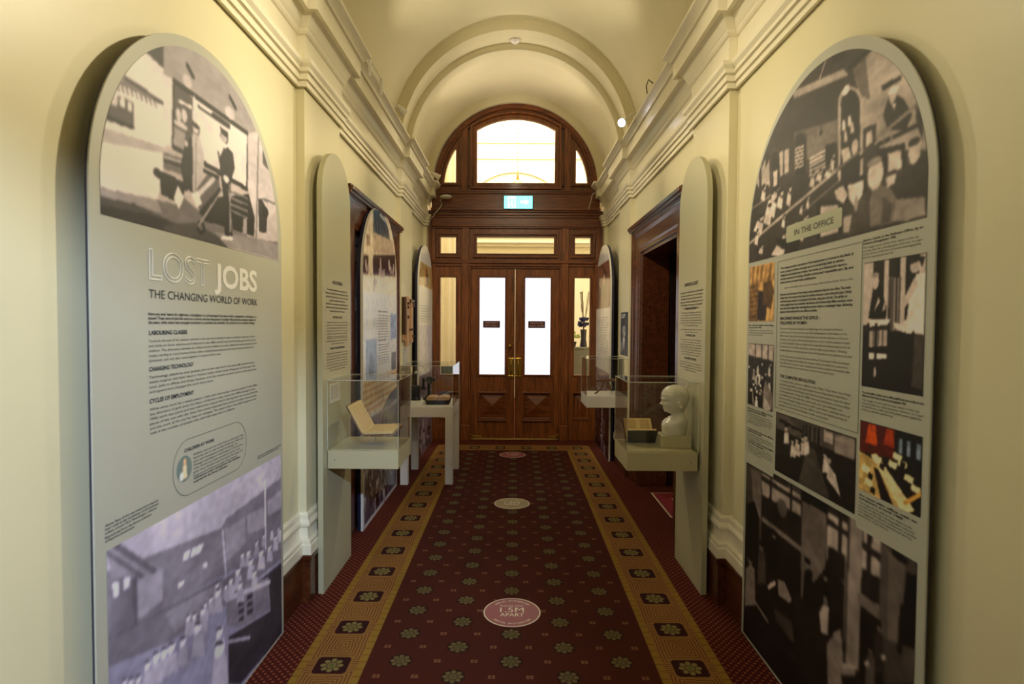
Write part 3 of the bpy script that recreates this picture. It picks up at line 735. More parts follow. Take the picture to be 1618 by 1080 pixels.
# ---------------------------------------------------------------- board 1: title board, near left
WA = 1.247; SA = 1.888; TA = SA + WA / 2
b1 = board('display_board', -1, -1.118, 1.517, 2.764, SA, TA, .012, 'large arched title board on the near left wall reading LOST JOBS')
A = Art(.042, 1.207, 1.812, 2.475, .0042, (178, 168, 172)); A.cv = conv(100, 40, 2.7, -1, -1.118, 1.517)
gy = lambda v: (v, v * .955, v * .99)
A.poly([(100, 480), (425, 540), (425, 85), (300, 90), (150, 300)], gy(208))
A.poly([(425, 60), (620, 60), (850, 380), (860, 470), (790, 462), (470, 232), (425, 205)], gy(148))
A.poly([(425, 205), (470, 232), (470, 520), (425, 500)], gy(205))
A.poly([(350, 112), (425, 70), (426, 185)], gy(62))
A.poly([(185, 300), (262, 215), (420, 325), (420, 340), (262, 262), (220, 250)], gy(120))
A.poly([(185, 330), (235, 300), (298, 330), (298, 448), (183, 398)], gy(92)); A.poly([(240, 310), (262, 312), (262, 352), (240, 345)], gy(215)); A.poly([(272, 325), (292, 332), (292, 372), (272, 362)], gy(215)); A.poly([(195, 300), (232, 300), (228, 345), (192, 330)], gy(190))
A.line([(262, 222), (420, 330)], .012, gy(80)); A.line([(183, 395), (296, 446)], .02, gy(40))
for k in range(9): A.line([(225 + k * 20, 232 + k * 11), (235 + k * 20, 275 + k * 9)], .007, gy(105))
A.poly([(160, 410), (425, 505), (425, 545), (160, 498)], gy(168)); A.line([(160, 412), (425, 503)], .02, gy(225))
A.poly([(150, 498), (425, 545), (425, 620), (400, 740), (150, 690)], gy(214))
# notice boards on the station wall
A.poly([(470, 238), (785, 462), (782, 698), (602, 592), (466, 515)], gy(206)); A.poly([(468, 245), (556, 312), (550, 560), (465, 515)], gy(88))
A.line([(470, 238), (786, 463)], .016, gy(34)); A.line([(786, 463), (782, 700)], .012, gy(40)); A.line([(782, 698), (602, 590)], .018, gy(34)); A.line([(470, 238), (465, 518)], .01, gy(52)); A.line([(465, 518), (505, 540)], .012, gy(46)); A.line([(556, 305), (552, 400)], .01, gy(200))
for x, y, rx, ry in ((490, 380, 12, 26), (515, 385, 12, 28), (500, 425, 30, 14)): A.ell(x, y, rx, ry, gy(190))
A.poly([(470, 432), (520, 462), (515, 530), (468, 505)], gy(150)); A.line([(492, 322), (545, 350)], .01, gy(215))
A.line([(575, 345), (630, 385)], .009, gy(60)); A.line([(638, 385), (705, 428)], .022, gy(50)); A.line([(660, 540), (668, 590)], .01, gy(60))
for x, y in ((540, 200), (722, 335)): A.line([(x - 12, y - 28), (x + 12, y + 18)], .018, gy(34)); A.ell(x - 12, y + 40, 20, 26, gy(190), .8)
A.poly([(425, 540), (510, 570), (512, 640), (425, 610)], gy(110)); A.line([(430, 575), (505, 600)], .012, gy(60)); A.line([(430, 560), (505, 585)], .008, gy(180))
A.poly([(786, 462), (832, 450), (925, 620), (925, 760), (820, 900), (786, 700)], gy(186)); A.line([(832, 450), (822, 905)], .012, gy(120)); A.poly([(848, 500), (880, 560), (885, 630), (850, 590)], gy(96)); A.line([(850, 740), (925, 770)], .01, gy(110))
A.poly([(830, 740), (845, 740), (870, 790), (865, 885), (835, 880)], gy(60)); A.ell(860, 795, 14, 22, gy(40))
# platform ground
A.poly([(150, 688), (400, 745), (560, 780), (800, 905), (940, 930), (940, 1010), (150, 800)], gy(116)); A.poly([(150, 690), (400, 745), (420, 800), (150, 730)], gy(150))
A.poly([(150, 728), (300, 760), (470, 840), (700, 930), (700, 990), (150, 805)], gy(84)); A.poly([(150, 765), (330, 800), (560, 870), (560, 950), (150, 805)], gy(62)); A.poly([(430, 850), (560, 840), (690, 920), (640, 935), (430, 880)], gy(84)); A.poly([(640, 880), (820, 905), (925, 935), (925, 1005), (700, 945)], gy(140))
# benches behind the man
A.poly([(600, 740), (790, 720), (815, 820), (812, 900), (700, 860), (590, 830)], gy(36))
for k in range(4): A.line([(690, 700 + k * 26), (786, 738 + k * 28)], .01, gy(120))
A.poly([(765, 820), (782, 826), (782, 895), (765, 888)], gy(150))
# woman in a pale coat with a companion
A.poly([(516, 520), (545, 470), (560, 560), (555, 715), (515, 690), (500, 600)], gy(38)); A.poly([(545, 470), (578, 462), (596, 530), (600, 600), (582, 690), (548, 715), (552, 560)], gy(176)); A.line([(566, 480), (562, 700)], .008, gy(140))
A.ell(564, 442, 17, 24, gy(90)); A.ell(564, 443, 12, 18, gy(190)); A.ell(564, 428, 18, 9, gy(60)); A.ell(524, 505, 8, 14, gy(190))
# luggage trolley with trunks
A.poly([(412, 625), (520, 680), (512, 720), (470, 745), (415, 720)], gy(28)); A.line([(395, 628), (520, 690)], .026, gy(36)); A.poly([(488, 680), (512, 735), (492, 782), (470, 735)], gy(232))
A.poly([(512, 735), (590, 800), (575, 855), (495, 785)], gy(112)); A.poly([(548, 725), (620, 625), (660, 640), (668, 700), (585, 800)], gy(98)); A.line([(560, 735), (640, 655)], .02, gy(190)); A.poly([(545, 720), (570, 705), (590, 760), (570, 775)], gy(214)); A.line([(585, 800), (668, 700)], .016, gy(40)); A.line([(600, 620), (660, 650)], .014, gy(30))
A.ell(586, 862, 17, 28, gy(30)); A.ell(586, 862, 9, 15, gy(110)); A.line([(575, 855), (690, 680)], .010, gy(150))
# porter in a dark uniform
A.poly([(668, 560), (690, 510), (722, 545), (730, 610), (712, 665), (668, 640)], gy(26)); A.poly([(672, 640), (712, 655), (712, 760), (722, 905), (688, 905), (684, 760)], gy(34)); A.line([(708, 680), (712, 880)], .012, gy(150)); A.line([(702, 700), (722, 890)], .008, gy(120))
A.ell(686, 478, 16, 27, gy(60)); A.ell(684, 480, 13, 23, gy(166)); A.poly([(668, 432), (702, 460), (702, 482), (672, 458)], gy(24)); A.poly([(678, 500), (700, 512), (690, 530)], gy(225)); A.ell(694, 655, 13, 16, gy(205)); A.line([(678, 905), (718, 908)], .016, gy(210))
A.noise(.10, 40); A.noise(.12, 9); A.blur(1)
A.mesh('photograph', b1, FR, top=lambda u: SA + .588 * math.sqrt(max(0, 1 - ((u - WA / 2) / .5835) ** 2)), label='black and white photograph of a railway porter with a luggage trolley')
lettering('title', [('LOST', .244, .592, 1.652)], .094, 'inkw', b1, FR, outline=.016, label='LOST in outlined white letters')
lettering('title', [('JOBS', .628, .982, 1.655)], .086, 'inkw', b1, FR, bold=.028, label='JOBS in solid white letters')
lettering('subtitle', [('THE CHANGING WORLD OF WORK', .242, .985, 1.594)], .027, 'ink', b1, FR, .004)
lettering('introduction', para('Have you ever heard of a nightman, a lamplighter or a phrenologist? Not about a fuller, a telegraphist, a wharfinger or a tanner? These were all jobs that were once common, but have disappeared completely. Many jobs have undergone change over the years, while others have emerged sometimes in completely new industries. The world of work is constantly changing.', .238, .975, 1.541, .0133, 3, .96), .0085, 'ink', b1, FR, .03)
hd1 = [('LABOURING CLASSES', .240, .446, 1.480), ('CHANGING TECHNOLOGY', .238, .484, 1.367), ('CYCLES OF EMPLOYMENT', .238, .482, 1.268)]
lettering('section_headings', hd1, .013, 'ink', b1, FR, .03)
lettering('body_text', para('Towards the end of the century workers in the city were looking for better conditions. Labourers, tailors and clerks on farms, wharves and in factories in the 1880s worked long hours for little pay, and many were children. The distinction between the skilled and the unskilled was sharp. Skilled men were employed in the trades, tending to move between firms, while unskilled hands worked by the day and were the first to be dismissed, and only later came together in unions of their own.', .238, .973, 1.457, .0152, 5, .6)
          + para('Technology played an ever greater part in the way work was done. Mechanical looms, steam engines and later electric motors made whole trades disappear and brought new ones. Jobs in offices and shops became work for women as much as men, and telephones and typewriters changed the work once more.', .238, .971, 1.345, .0152, 4, .5)
          + para('While some work has a steady pattern, other jobs come and go with the seasons. In the 1850s, the discovery of gold drew the labour of the town away, and in the 1890s and again in the 1930s work was scarce and men walked the roads to find it. During both wars women filled the places of the men who left. Since then whole industries have closed and others have opened, and the work of the city has kept on changing. The need to learn new skills has grown, and with it the number of people who will hold many jobs in a lifetime.', .238, .979, 1.245, .0148, 6, .78), .0078, 'ink', b1, FR, .004)
def capsule(u0, u1, z0, z1, r, lw=.0022):
    P = [(cx + r * math.cos(a + k * PI / 20), cz + r * math.sin(a + k * PI / 20)) for cx, cz, a in ((u1 - r, z1 - r, 0), (u0 + r, z1 - r, PI / 2), (u0 + r, z0 + r, PI), (u1 - r, z0 + r, 1.5 * PI)) for k in range(11)]
    return P
P_ = capsule(.353, .872, .922, 1.118, .095); MB().ring(P_, inset(P_, .0022), -FR, -FR + .0004).build('text_box_outline', 'rule', b1)
c = Art(.375, .465, .975, 1.065, .003, (120, 132, 128)); c.cv = lambda x, y: (x, y)
c.poly([(.405, .985), (.435, .985), (.432, 1.03), (.412, 1.03)], (225, 190, 165)); c.ell(.422, 1.043, .009, .011, (215, 170, 140)); c.poly([(.39, .98), (.41, .985), (.41, 1.01), (.395, 1.01)], (235, 232, 228)); c.blur(1)
c.mesh('round_picture', b1, FR, top=lambda u: 1.02 + .044 * math.sqrt(max(0, 1 - ((u - .42) / .0445) ** 2)), bottom=lambda u: 1.02 - .044 * math.sqrt(max(0, 1 - ((u - .42) / .0445) ** 2)))
lettering('section_headings', [('CHILDREN AT WORK', .42, .617, 1.075)], .011, 'ink', b1, FR, .03)
lettering('body_text', para('Children were put to work from an early age in the factories and on the streets of the city. Boys and girls sold newspapers, swept crossings, ran messages and helped in workshops for a few pence a week. School was made compulsory by law, but a great many families could not spare the wage, and many worked before and after their lessons.', .475, .845, 1.052, .0126, 7, .7), .0072, 'ink', b1, FR, .004)
lettering('caption', para('Child factory worker, drawing from a city newspaper, engraved for the library collection.', .475, .82, .967, .0115, 2, .7), .007, 'ink', b1, FR, .03)
lettering('caption', para('Above: Boys of the new trade school learning their craft at the workshop of the technical college, around 1915. Photographer unknown.', .038, .275, .954, .0105, 3, .8) + [('Reproduced from the library collection', .038, .24, .9205), ('of historical photographs', .038, .16, .9105)], .0065, 'ink', b1, FR, .02)
lettering('caption', [('Porter at a railway station, around 1935', .978, 1.222, .929), ('State collection, photographer unknown', .978, 1.20, .9195)], .0065, 'ink', b1, FR, .02)
# lower photograph: children at long benches
A = Art(.044, 1.222, .012, .886, .0042, (150, 146, 168)); A.cv = conv(120, 680, 2.7, -1, -1.118, 1.517)
lv = lambda v: ((v * .86 + 42), (v * .86 + 42) * .965, (v * .86 + 42) * 1.055)  # haze of the cool light put into the print's lifted lavender tones
A.poly([(130, 500), (880, 90), (880, 200), (640, 380), (620, 415), (270, 550), (130, 620)], lv(158)); A.poly([(270, 550), (620, 415), (640, 375), (880, 195), (880, 470), (620, 620), (130, 900), (130, 600)], lv(106))
A.poly([(130, 500), (165, 485), (370, 590), (370, 710), (150, 640)], lv(124)); A.line([(165, 487), (335, 600)], .02, lv(86)); A.line([(130, 520), (285, 625)], .014, lv(88))
A.poly([(145, 640), (240, 610), (250, 830), (145, 880)], lv(96)); A.poly([(155, 650), (182, 645), (182, 705), (157, 708)], lv(212)); A.poly([(200, 630), (232, 620), (225, 668), (202, 680)], lv(200)); A.poly([(250, 640), (365, 595), (368, 725), (255, 810)], lv(134)); A.line([(250, 640), (255, 830)], .02, lv(80))
A.poly([(460, 520), (545, 478), (530, 520), (455, 556)], lv(205)); A.line([(492, 505), (480, 545)], .01, lv(110)); A.poly([(435, 650), (460, 640), (455, 660), (436, 670)], lv(210)); A.poly([(540, 568), (560, 560), (558, 580), (542, 584)], lv(200))
A.poly([(635, 420), (720, 370), (722, 480), (640, 560)], lv(126)); A.poly([(728, 360), (800, 325), (802, 415), (732, 440)], lv(134)); A.poly([(815, 300), (878, 250), (878, 330), (818, 365)], lv(140)); A.line([(805, 215), (808, 500)], .014, lv(196)); A.line([(625, 430), (640, 640)], .014, lv(160)); A.line([(140, 900), (620, 640)], .02, lv(88))
A.poly([(130, 900), (620, 640), (880, 470), (880, 540), (640, 740), (400, 900), (130, 1010)], lv(98)); A.poly([(380, 780), (620, 640), (640, 700), (420, 860)], lv(118))
A.poly([(780, 640), (880, 560), (880, 870), (700, 1080), (650, 1080), (650, 880), (830, 770)], lv(44)); A.poly([(640, 690), (820, 625), (830, 760), (700, 840), (640, 830)], lv(112)); A.line([(640, 720), (825, 645)], .02, lv(170)); A.line([(650, 900), (740, 882)], .014, lv(150))
for k in range(3): A.poly([(690 + k * 2, 735 + k * 32), (715, 722 + k * 32), (715, 742 + k * 32), (692, 752 + k * 32)], lv(52)); A.poly([(728, 705 + k * 32), (752, 690 + k * 32), (752, 712 + k * 32), (730, 724 + k * 32)], lv(48))
kid = [(870, 430, .6), (850, 460, .7), (825, 500, .8), (800, 450, .6), (790, 520, 1), (770, 480, .7), (745, 560, 1), (735, 520, .8), (710, 530, .7), (690, 600, 1.1), (660, 640, .9), (700, 660, 1.0), (640, 665, .8), (605, 690, 1.2), (600, 660, .8), (575, 720, .9), (550, 745, .9), (540, 770, 1.2), (505, 790, 1.0), (478, 800, 1), (520, 840, 1.7), (612, 860, 1.5), (455, 900, 1.4), (408, 925, 1.5), (376, 945, 1.5), (342, 965, 1.6), (305, 1000, 1.4), (612, 930, 2.2), (265, 1060, 1.3), (235, 1070, 1.3), (205, 1075, 1.2), (760, 610, .9), (865, 420, .5), (835, 430, .5)]
for x, y, k in sorted(kid, key=lambda t: t[1]):
    A.poly([(x - 17 * k, y + 75 * k), (x + 17 * k, y + 70 * k), (x + 13 * k, y + 14 * k), (x - 10 * k, y + 16 * k)], lv(142 + 26 * RNG.rand())); A.ell(x, y, 9.5 * k, 14 * k, lv(206)); A.poly([(x - 10 * k, y - 4 * k), (x + 9 * k, y - 10 * k), (x + 4 * k, y - 17 * k), (x - 7 * k, y - 14 * k)], lv(66))
    pass
A.noise(.12, 50); A.noise(.2, 10); A.blur(2)
A.mesh('photograph', b1, FR, label='hazy lavender photograph of children at long benches in a factory hall')

# ---------------------------------------------------------------- board 2: office board, near right
X2, O2 = 1.146, 2.811; SE = 1.913; TE = SE + WA / 2
b2 = board('display_board', 1, X2, 1.564, 2.811, SE, TE, .012, 'large arched board on the near right wall titled IN THE OFFICE')
br = lambda v: (v, v * .93, v * .90)
A = Art(.012, 1.212, 1.822, 2.505, .0042, br(70)); A.cv = conv(1150, 40, 2.842, 1, X2, O2)
A.poly([(80, 700), (300, 300), (430, 180), (560, 80), (660, 80), (560, 210), (520, 330), (300, 560)], br(66))
A.poly([(560, 200), (660, 100), (760, 120), (900, 330), (910, 560), (700, 560), (610, 500), (600, 330)], br(168)); A.poly([(560, 200), (620, 140), (640, 330), (600, 320)], br(110))
A.poly([(290, 298), (520, 195), (545, 222), (300, 328)], br(150)); A.line([(545, 190), (655, 95)], .014, br(50)); A.line([(440, 160), (415, 235)], .007, br(180)); A.poly([(465, 125), (540, 110), (530, 150), (470, 180)], br(56))
A.poly([(300, 480), (500, 420), (500, 520), (370, 600), (300, 620)], br(120)); A.line([(415, 480), (445, 360)], .006, br(60)); A.ell(420, 482, 8, 8, br(40))
# arched openings
def archwin(x0, x1, yt, yb, c1, c2, k):
    m = (x0 + x1) / 2; h = (x1 - x0) / 2; P = [(x0, yb)] + [(m - h * math.cos(PI * i / 12), yt + h * 1.2 - h * 1.2 * math.sin(PI * i / 12)) for i in range(13)] + [(x1, yb)]
    A.poly(P, c1); q = [(m + (a - m) * k, yt + 14 + (b - yt) * .985) for a, b in P]; A.poly(q, c2)
archwin(300, 358, 472, 660, br(92), br(44), .8); archwin(196, 236, 552, 740, br(88), br(40), .8); archwin(496, 608, 275, 700, br(176), br(52), .76)
for k in range(6): A.line([(305, 555 + k * 17), (340, 543 + k * 17)], .009, br(200))
for k in range(5): A.line([(370, 600 + k * 18), (438, 565 + k * 18)], .012, br(190)); A.line([(370, 609 + k * 18), (438, 574 + k * 18)], .006, br(60))
A.poly([(440, 540), (485, 525), (485, 600), (440, 640)], br(40)); A.poly([(232, 570), (276, 552), (275, 660), (236, 680)], br(180)); A.line([(252, 560), (252, 680)], .01, br(50)); A.poly([(205, 655), (225, 648), (222, 720), (206, 726)], br(200))
for x in (130, 160, 178): A.poly([(x - 8, 640), (x + 10, 600), (x + 12, 720), (x - 6, 770)], br(170)); A.ell(x, 740, 8, 26, br(60))
A.ell(532, 292, 16, 22, br(225))
for x, y in ((522, 450), (548, 430), (560, 460), (530, 500)): A.poly([(x - 7, y - 24), (x + 7, y - 24), (x + 8, y + 24), (x - 8, y + 24)], br(205))
A.poly([(510, 560), (545, 545), (555, 590), (520, 620)], br(214)); A.ell(572, 545, 16, 34, br(200)); A.line([(505, 640), (600, 590)], .016, br(50))
# portrait with frame, upper right
A.poly([(690, 272), (780, 225), (782, 245), (698, 292)], br(46)); A.poly([(700, 400), (730, 300), (790, 330), (830, 400), (800, 470), (720, 470)], br(52)); A.ell(742, 310, 18, 40, br(192)); A.ell(744, 292, 24, 12, br(230)); A.poly([(735, 350), (758, 350), (750, 380)], br(220))
A.line([(612, 553), (838, 368)], .014, br(150)); A.line([(672, 540), (868, 438)], .012, br(52)); A.line([(735, 450), (735, 540)], .008, br(150)); A.line([(700, 478), (702, 560)], .006, br(140)); A.poly([(845, 350), (880, 420), (880, 520), (850, 440)], br(60))
A.poly([(610, 465), (668, 440), (668, 520), (612, 560)], br(66)); A.poly([(622, 480), (650, 468), (650, 530), (622, 545)], br(200))
# screens and desks
A.poly([(672, 560), (800, 528), (800, 640), (680, 670)], br(48)); A.poly([(720, 575), (782, 556), (782, 640), (722, 660)], br(190)); A.poly([(520, 690), (632, 665), (632, 740), (530, 800)], br(48)); A.poly([(540, 718), (612, 694), (606, 760), (570, 815), (545, 780)], br(206))
A.poly([(400, 790), (512, 780), (512, 930), (400, 960)], br(46)); A.poly([(418, 812), (498, 804), (498, 930), (418, 950)], br(186))
A.poly([(480, 740), (520, 720), (540, 760), (520, 800), (490, 780)], br(216)); A.line([(100, 978), (490, 650)], .014, br(176)); A.line([(345, 830), (500, 700)], .009, br(120)); A.line([(100, 830), (232, 735)], .010, br(140)); A.line([(490, 650), (600, 560)], .010, br(120))
for x, y, a, b in ((195, 815, 28, 50), (235, 790, 16, 36), (180, 860, 20, 40), (140, 900, 24, 34), (160, 760, 12, 30), (205, 770, 10, 20), (275, 775, 12, 40), (330, 830, 9, 20), (360, 800, 8, 24), (350, 880, 14, 22), (250, 885, 9, 24), (300, 905, 12, 18), (130, 960, 10, 30), (150, 1010, 12, 18), (380, 700, 14, 30), (470, 620, 12, 34), (450, 665, 18, 20), (410, 680, 16, 22), (255, 960, 20, 26), (230, 1010, 34, 30), (300, 980, 26, 24), (330, 955, 14, 14)):
    A.poly([(x - a, y + b * .7), (x - a * .3, y - b * .7), (x + a * .9, y - b * .3), (x + a * .5, y + b)], br(206)); A.ell(x + a * .6, y - b, a * .4, b * .35, br(185)); A.ell(x + a * .5, y - b * 1.35, a * .45, b * .2, br(30))
A.poly([(215, 960), (330, 950), (310, 1020), (240, 1000)], br(40))
# large seated figures on the right
A.poly([(640, 905), (636, 800), (650, 740), (690, 715), (750, 740), (770, 800), (770, 880)], br(122)); A.ell(664, 668, 36, 70, br(196)); A.ell(660, 612, 34, 20, br(150)); A.poly([(700, 770), (740, 800), (730, 880), (690, 890)], br(90))
A.poly([(735, 730), (800, 640), (900, 560), (900, 800), (770, 800)], br(62)); A.ell(840, 568, 28, 54, br(188)); A.ell(838, 524, 28, 18, br(60)); A.poly([(760, 780), (890, 768), (890, 850), (800, 880), (740, 880)], br(150)); A.poly([(710, 680), (760, 660), (750, 710), (716, 730)], br(190))
A.poly([(530, 860), (600, 770), (640, 800), (640, 900), (540, 950)], br(82)); A.poly([(520, 860), (560, 850), (545, 930), (520, 930)], br(180)); A.ell(578, 800, 8, 40, br(150))
A.noise(.18, 60); A.noise(.25, 12); A.blur(1)
A.mesh('photograph', b2, FR, top=lambda u: SE + .586 * math.sqrt(max(0, 1 - ((u - .612) / .601) ** 2)), label='black and white photograph of clerks in a crowded office under arches')
M['titlebox'] = plain('pale sage title strip', (182, 184, 156), .4, .02, 10)
P_ = capsule(.392, .80, 1.865, 1.935, .012); MB().prism(P_, -FR - .0006, -FR - .0001).build('title_strip', 'titlebox', b2)
lettering('title', [('IN THE OFFICE', .462, .750, 1.887)], .023, 'ink', b2, FR + .0012, .012)
P_ = rect(.318, .922, 1.165, 1.797); MB().ring(P_, inset(P_, .002), -FR, -FR + .0004).build('text_box_outline', 'rule', b2)
lettering('introduction', para('The railway workers represent of the employment of women in the Bank. It took a postal workers enough space in producing their as letters, telegrams and employees made a real move, as a Grand posts report a certain amount of writing, flexible service and responsible part. By and those women worked these qualifications.', .345, .872, 1.760, .0152, 5, .4)
          + para('Business was the means of improving a more equipment than for the office. The trade of the clerk who wrote at the desk by tradition became a new industrial type. Clerks worked six day weeks by occupying of his bank, using pen and ink. The ability to write a legible hand was essential, and almost all of those early office workers were men, and many began their working life as junior clerks or messenger boys, delivering urgent correspondence from one office to another.', .347, .873, 1.648, .0146, 6, .55), .0088, 'ink', b2, FR, .03)
lettering('caption', [('Letter to the editor from a married woman, Bank of Queensland, 29 June 1916', .384, .873, 1.676)], .0068, 'ink', b2, FR, .0)
lettering('section_headings', [('MACHINES INVADE THE OFFICE –', .352, .674, 1.545), ('FOLLOWED BY WOMEN', .352, .575, 1.526), ('THE COMPUTER REVOLUTION', .359, .646, 1.300)], .0125, 'ink', b2, FR, .02)
lettering('body_text', para('The invention of practical typewriters in the 1860s began the mechanical revolution in communications for the first time. From the 1870s, the development of the telephone, in the 1880s, allowed voices to be carried over distance almost at once by combination of wires and exchanges, and by the turn of the century the typist was as much a machine operator as a clerk. The machine invented for office work offered women respectable and well paid employment for the first time, and from the 1890s onwards they entered the office in great numbers. Tabulating machines, dictaphones and duplicators soon followed the typewriter and the telephone to the desk.', .354, .878, 1.504, .0152, 7, .8)
          + para('By 1921 women made up a quarter of the office workforce. The introduction of the comptometer and the bookkeeping machine helped with calculation, and by the middle of the century every large office had its own pool of typists, telephonists and machine operators who worked under supervision, and their work was paid at lower rates than men doing the same.', .356, .87, 1.388, .0142, 4, .8)
          + para('Computers first came into offices in the 1960s. They were very large machines that filled rooms and needed teams of people to feed them with punched cards and tape, and then word processors took the place of the typewriter during the 1980s. Personal computers at every desk soon followed, and with them electronic mail, spreadsheets and printers. Managers began to write their own letters, and the work of the typing pool came to an end. Offices that once held hundreds of people at rows of desks became smaller and quieter.', .36, .874, 1.283, .0148, 8, .5), .0076, 'ink', b2, FR, .0)
def caps(u0, u1, z, heads, bodyn, pit=.0105):
    lettering('caption', para(heads, u0, u1, z, pit, 2, .6), .0068, 'ink', b2, FR, .028)
    lettering('caption', para('The image shows staff at their desks in the city and was taken by a photographer unknown. It is part of the library collection of prints and negatives, and it is reproduced here by permission of the library.'[:40 * bodyn + 20], u0, u1, z - 2 * pit - .003, pit, bodyn, .6), .0064, 'ink', b2, FR, 0)
caps(.024, .29, 1.518, 'Pen and ink clerk in his office, city council 1901', 3); caps(.028, .30, 1.118, 'Women in the office of the postal service 1925', 5); caps(.029, .31, 1.02, 'A typing pool in the city offices, postal service 1940', 3); caps(.03, .31, .965, 'A modern office of the 1980s with desk computers', 4)
caps(.926, 1.20, 1.795, 'Below: Clerks in the Railways Office, by an unknown photographer 1905', 4); caps(.94, 1.222, 1.302, 'Tea and coffee trolley run in office staff from the trolley in the Melbourne Town Hall, by unknown photographer 1955', 4); caps(.936, 1.208, .965, 'An open plan office with its computers, around 1985', 5)
def gen_photo(name, board_, rc, bg, paint, step=.004, mat='print', label=None, front=FR):
    a = Art(*rc, step, bg); a.cv = lambda x, y, r=rc: (r[0] + x * (r[1] - r[0]), r[2] + y * (r[3] - r[2]))
    paint(a); a.blur(1); return a.mesh(name, board_, front, mat=mat, label=label)
def ph_a(a):
    s = lambda v: (v, v * .80, v * .55)
    a.poly([(0, 0), (.4, 0), (.4, .7), (0, .72)], s(128)); a.poly([(0, .7), (1, .7), (1, 1), (0, 1)], s(150))
    for k in range(6): a.line([(.05 + k * .17, .68), (.1 + k * .17, 1)], .01, s(196))
    for k in range(7): a.line([(0, .08 + k * .09), (.38, .1 + k * .09)], .004, s(84))
    a.poly([(.36, .02), (.7, 0), (.75, .5), (.4, .55)], s(58)); a.poly([(.55, .3), (.9, .2), (1, .5), (.9, .7), (.6, .68)], s(92)); a.ell(.45, .63, .07, .06, s(170)); a.ell(.8, .74, .07, .05, s(120)); a.noise(.4, 14)
def ph_b(a):
    a.poly([(0, .66), (1, .66), (1, 1), (0, 1)], br(170)); [a.line([(x, .62), (x, 1)], .008, br(60)) for x in (.3, .55, .8)]; a.poly([(0, .62), (1, .62), (1, .76), (0, .8)], br(60))
    a.crowd(26, (rcs[0], rcs[1], rcs[2] + .02, rcs[3] - .08), .035, (206, 196, 190), (50, 44, 44)); a.poly([(.62, .25), (1, 0), (1, .25), (.72, .45)], br(132)); a.noise(.3, 16)
rcs = (.026, .296, 1.14, 1.435)
gen_photo('photograph', b2, (.022, .288, 1.54, 1.80), (186, 152, 104), ph_a, label='sepia photograph of a clerk in an old office')
gen_photo('photograph', b2, rcs, br(70), ph_b)
def ph_c(a):
    a.poly([(0, .45), (.55, .45), (.55, 1), (0, 1)], br(58))
    for x0, x1 in ((0, .17), (.36, .44), (.62, .70), (.9, 1)): a.poly([(x0, .5), (x1, .5), (x1, 1), (x0, 1)], br(186))
    a.poly([(.46, .45), (.62, .45), (.64, .85), (.44, .86)], br(150)); [a.line([(x, .45), (x, .85)], .008, br(70)) for x in (.47, .51, .57, .62)]
    a.poly([(.1, .55), (.16, .75), (.3, .82), (.42, .62), (.4, .52)], br(44)); a.ell(.21, .84, .06, .065, br(192)); a.ell(.21, .89, .06, .02, br(150)); a.poly([(.2, .6), (.3, .68), (.27, .72)], br(190)); a.poly([(.34, .6), (.4, .62), (.38, .7)], br(180))
    a.poly([(.72, .44), (.76, .66), (.86, .86), (1, .86), (1, .42)], br(216)); a.poly([(.82, .6), (.66, .50), (.54, .52), (.56, .47), (.7, .44), (.9, .56)], br(206)); a.poly([(.9, .78), (.66, .58), (.62, .63), (.84, .84)], br(190)); a.ell(.84, .92, .075, .055, br(180)); a.poly([(.76, .93), (.84, 1), (.98, .97), (.94, .9), (.9, .95)], br(44))
    a.poly([(.84, .44), (1, .43), (1, .04), (.82, .06)], br(84)); a.line([(.84, .44), (.82, .1)], .012, br(50))
    for y in (.48, .32, .22): a.poly([(.08, y), (.44, y + .02), (.48, y + .06), (.12, y + .06)], br(214))
    a.poly([(.12, .33), (.45, .35), (.45, .46), (.12, .45)], br(168)); [a.line([(x, .33), (x, .46)], .006, br(90)) for x in (.2, .28, .36)]
    for x in (.1, .24, .46): a.line([(x, .08), (x, .5)], .012, br(40))
    for y in (.3, .2): a.line([(.1, y), (.46, y + .01)], .014, br(40))
    a.line([(.46, .2), (.85, .3)], .01, br(40)); a.ell(.24, .12, .02, .05, br(190)); a.poly([(0, 0), (1, 0), (1, .04), (0, .10)], br(28)); a.noise(.12, 30)
gen_photo('photograph', b2, (.935, 1.217, 1.325, 1.725), br(34), ph_c, step=.003, label='photograph of a man pouring from an urn beside a tea trolley')
def ph_d(a):
    a.poly([(0, .55), (.6, .6), (.6, 1), (0, 1)], (96, 46, 28)); a.poly([(.16, .98), (.28, .98), (.32, .7), (.1, .7)], (190, 92, 44)); a.poly([(.46, .98), (.56, .98), (.6, .75), (.42, .75)], (168, 78, 40))
    a.poly([(.6, .5), (1, .5), (1, 1), (.6, 1)], (34, 38, 44)); [a.poly([(x, .7), (x + .06, .7), (x + .06, .9), (x, .9)], (128, 138, 150)) for x in (.66, .78, .92)]
    a.poly([(0, 0), (.75, 0), (.3, .5), (0, .55)], (186, 160, 110)); a.poly([(.2, .55), (.3, .6), (.92, .06), (.85, 0), (.7, 0)], (222, 200, 158)); a.poly([(.4, .0), (.6, 0), (.34, .4), (.26, .4)], (52, 34, 26))
    for x, y in ((.1, .3), (.15, .12), (.55, .5), (.7, .55), (.8, .4), (.9, .3), (.62, .62), (.3, .5)): a.poly([(x - .05, y), (x + .08, y - .03), (x + .1, y + .06), (x - .03, y + .08)], (228, 214, 170)); a.poly([(x + .06, y - .08), (x + .14, y - .1), (x + .15, y - .02), (x + .08, y)], (30, 24, 26))
    a.line([(.78, .1), (1, .3)], .014, (190, 150, 90)); a.noise(.3, 20)
gen_photo('photograph', b2, (.934, 1.221, .985, 1.213), (40, 32, 30), ph_d, step=.003, label='colour photograph of a modern open plan office')
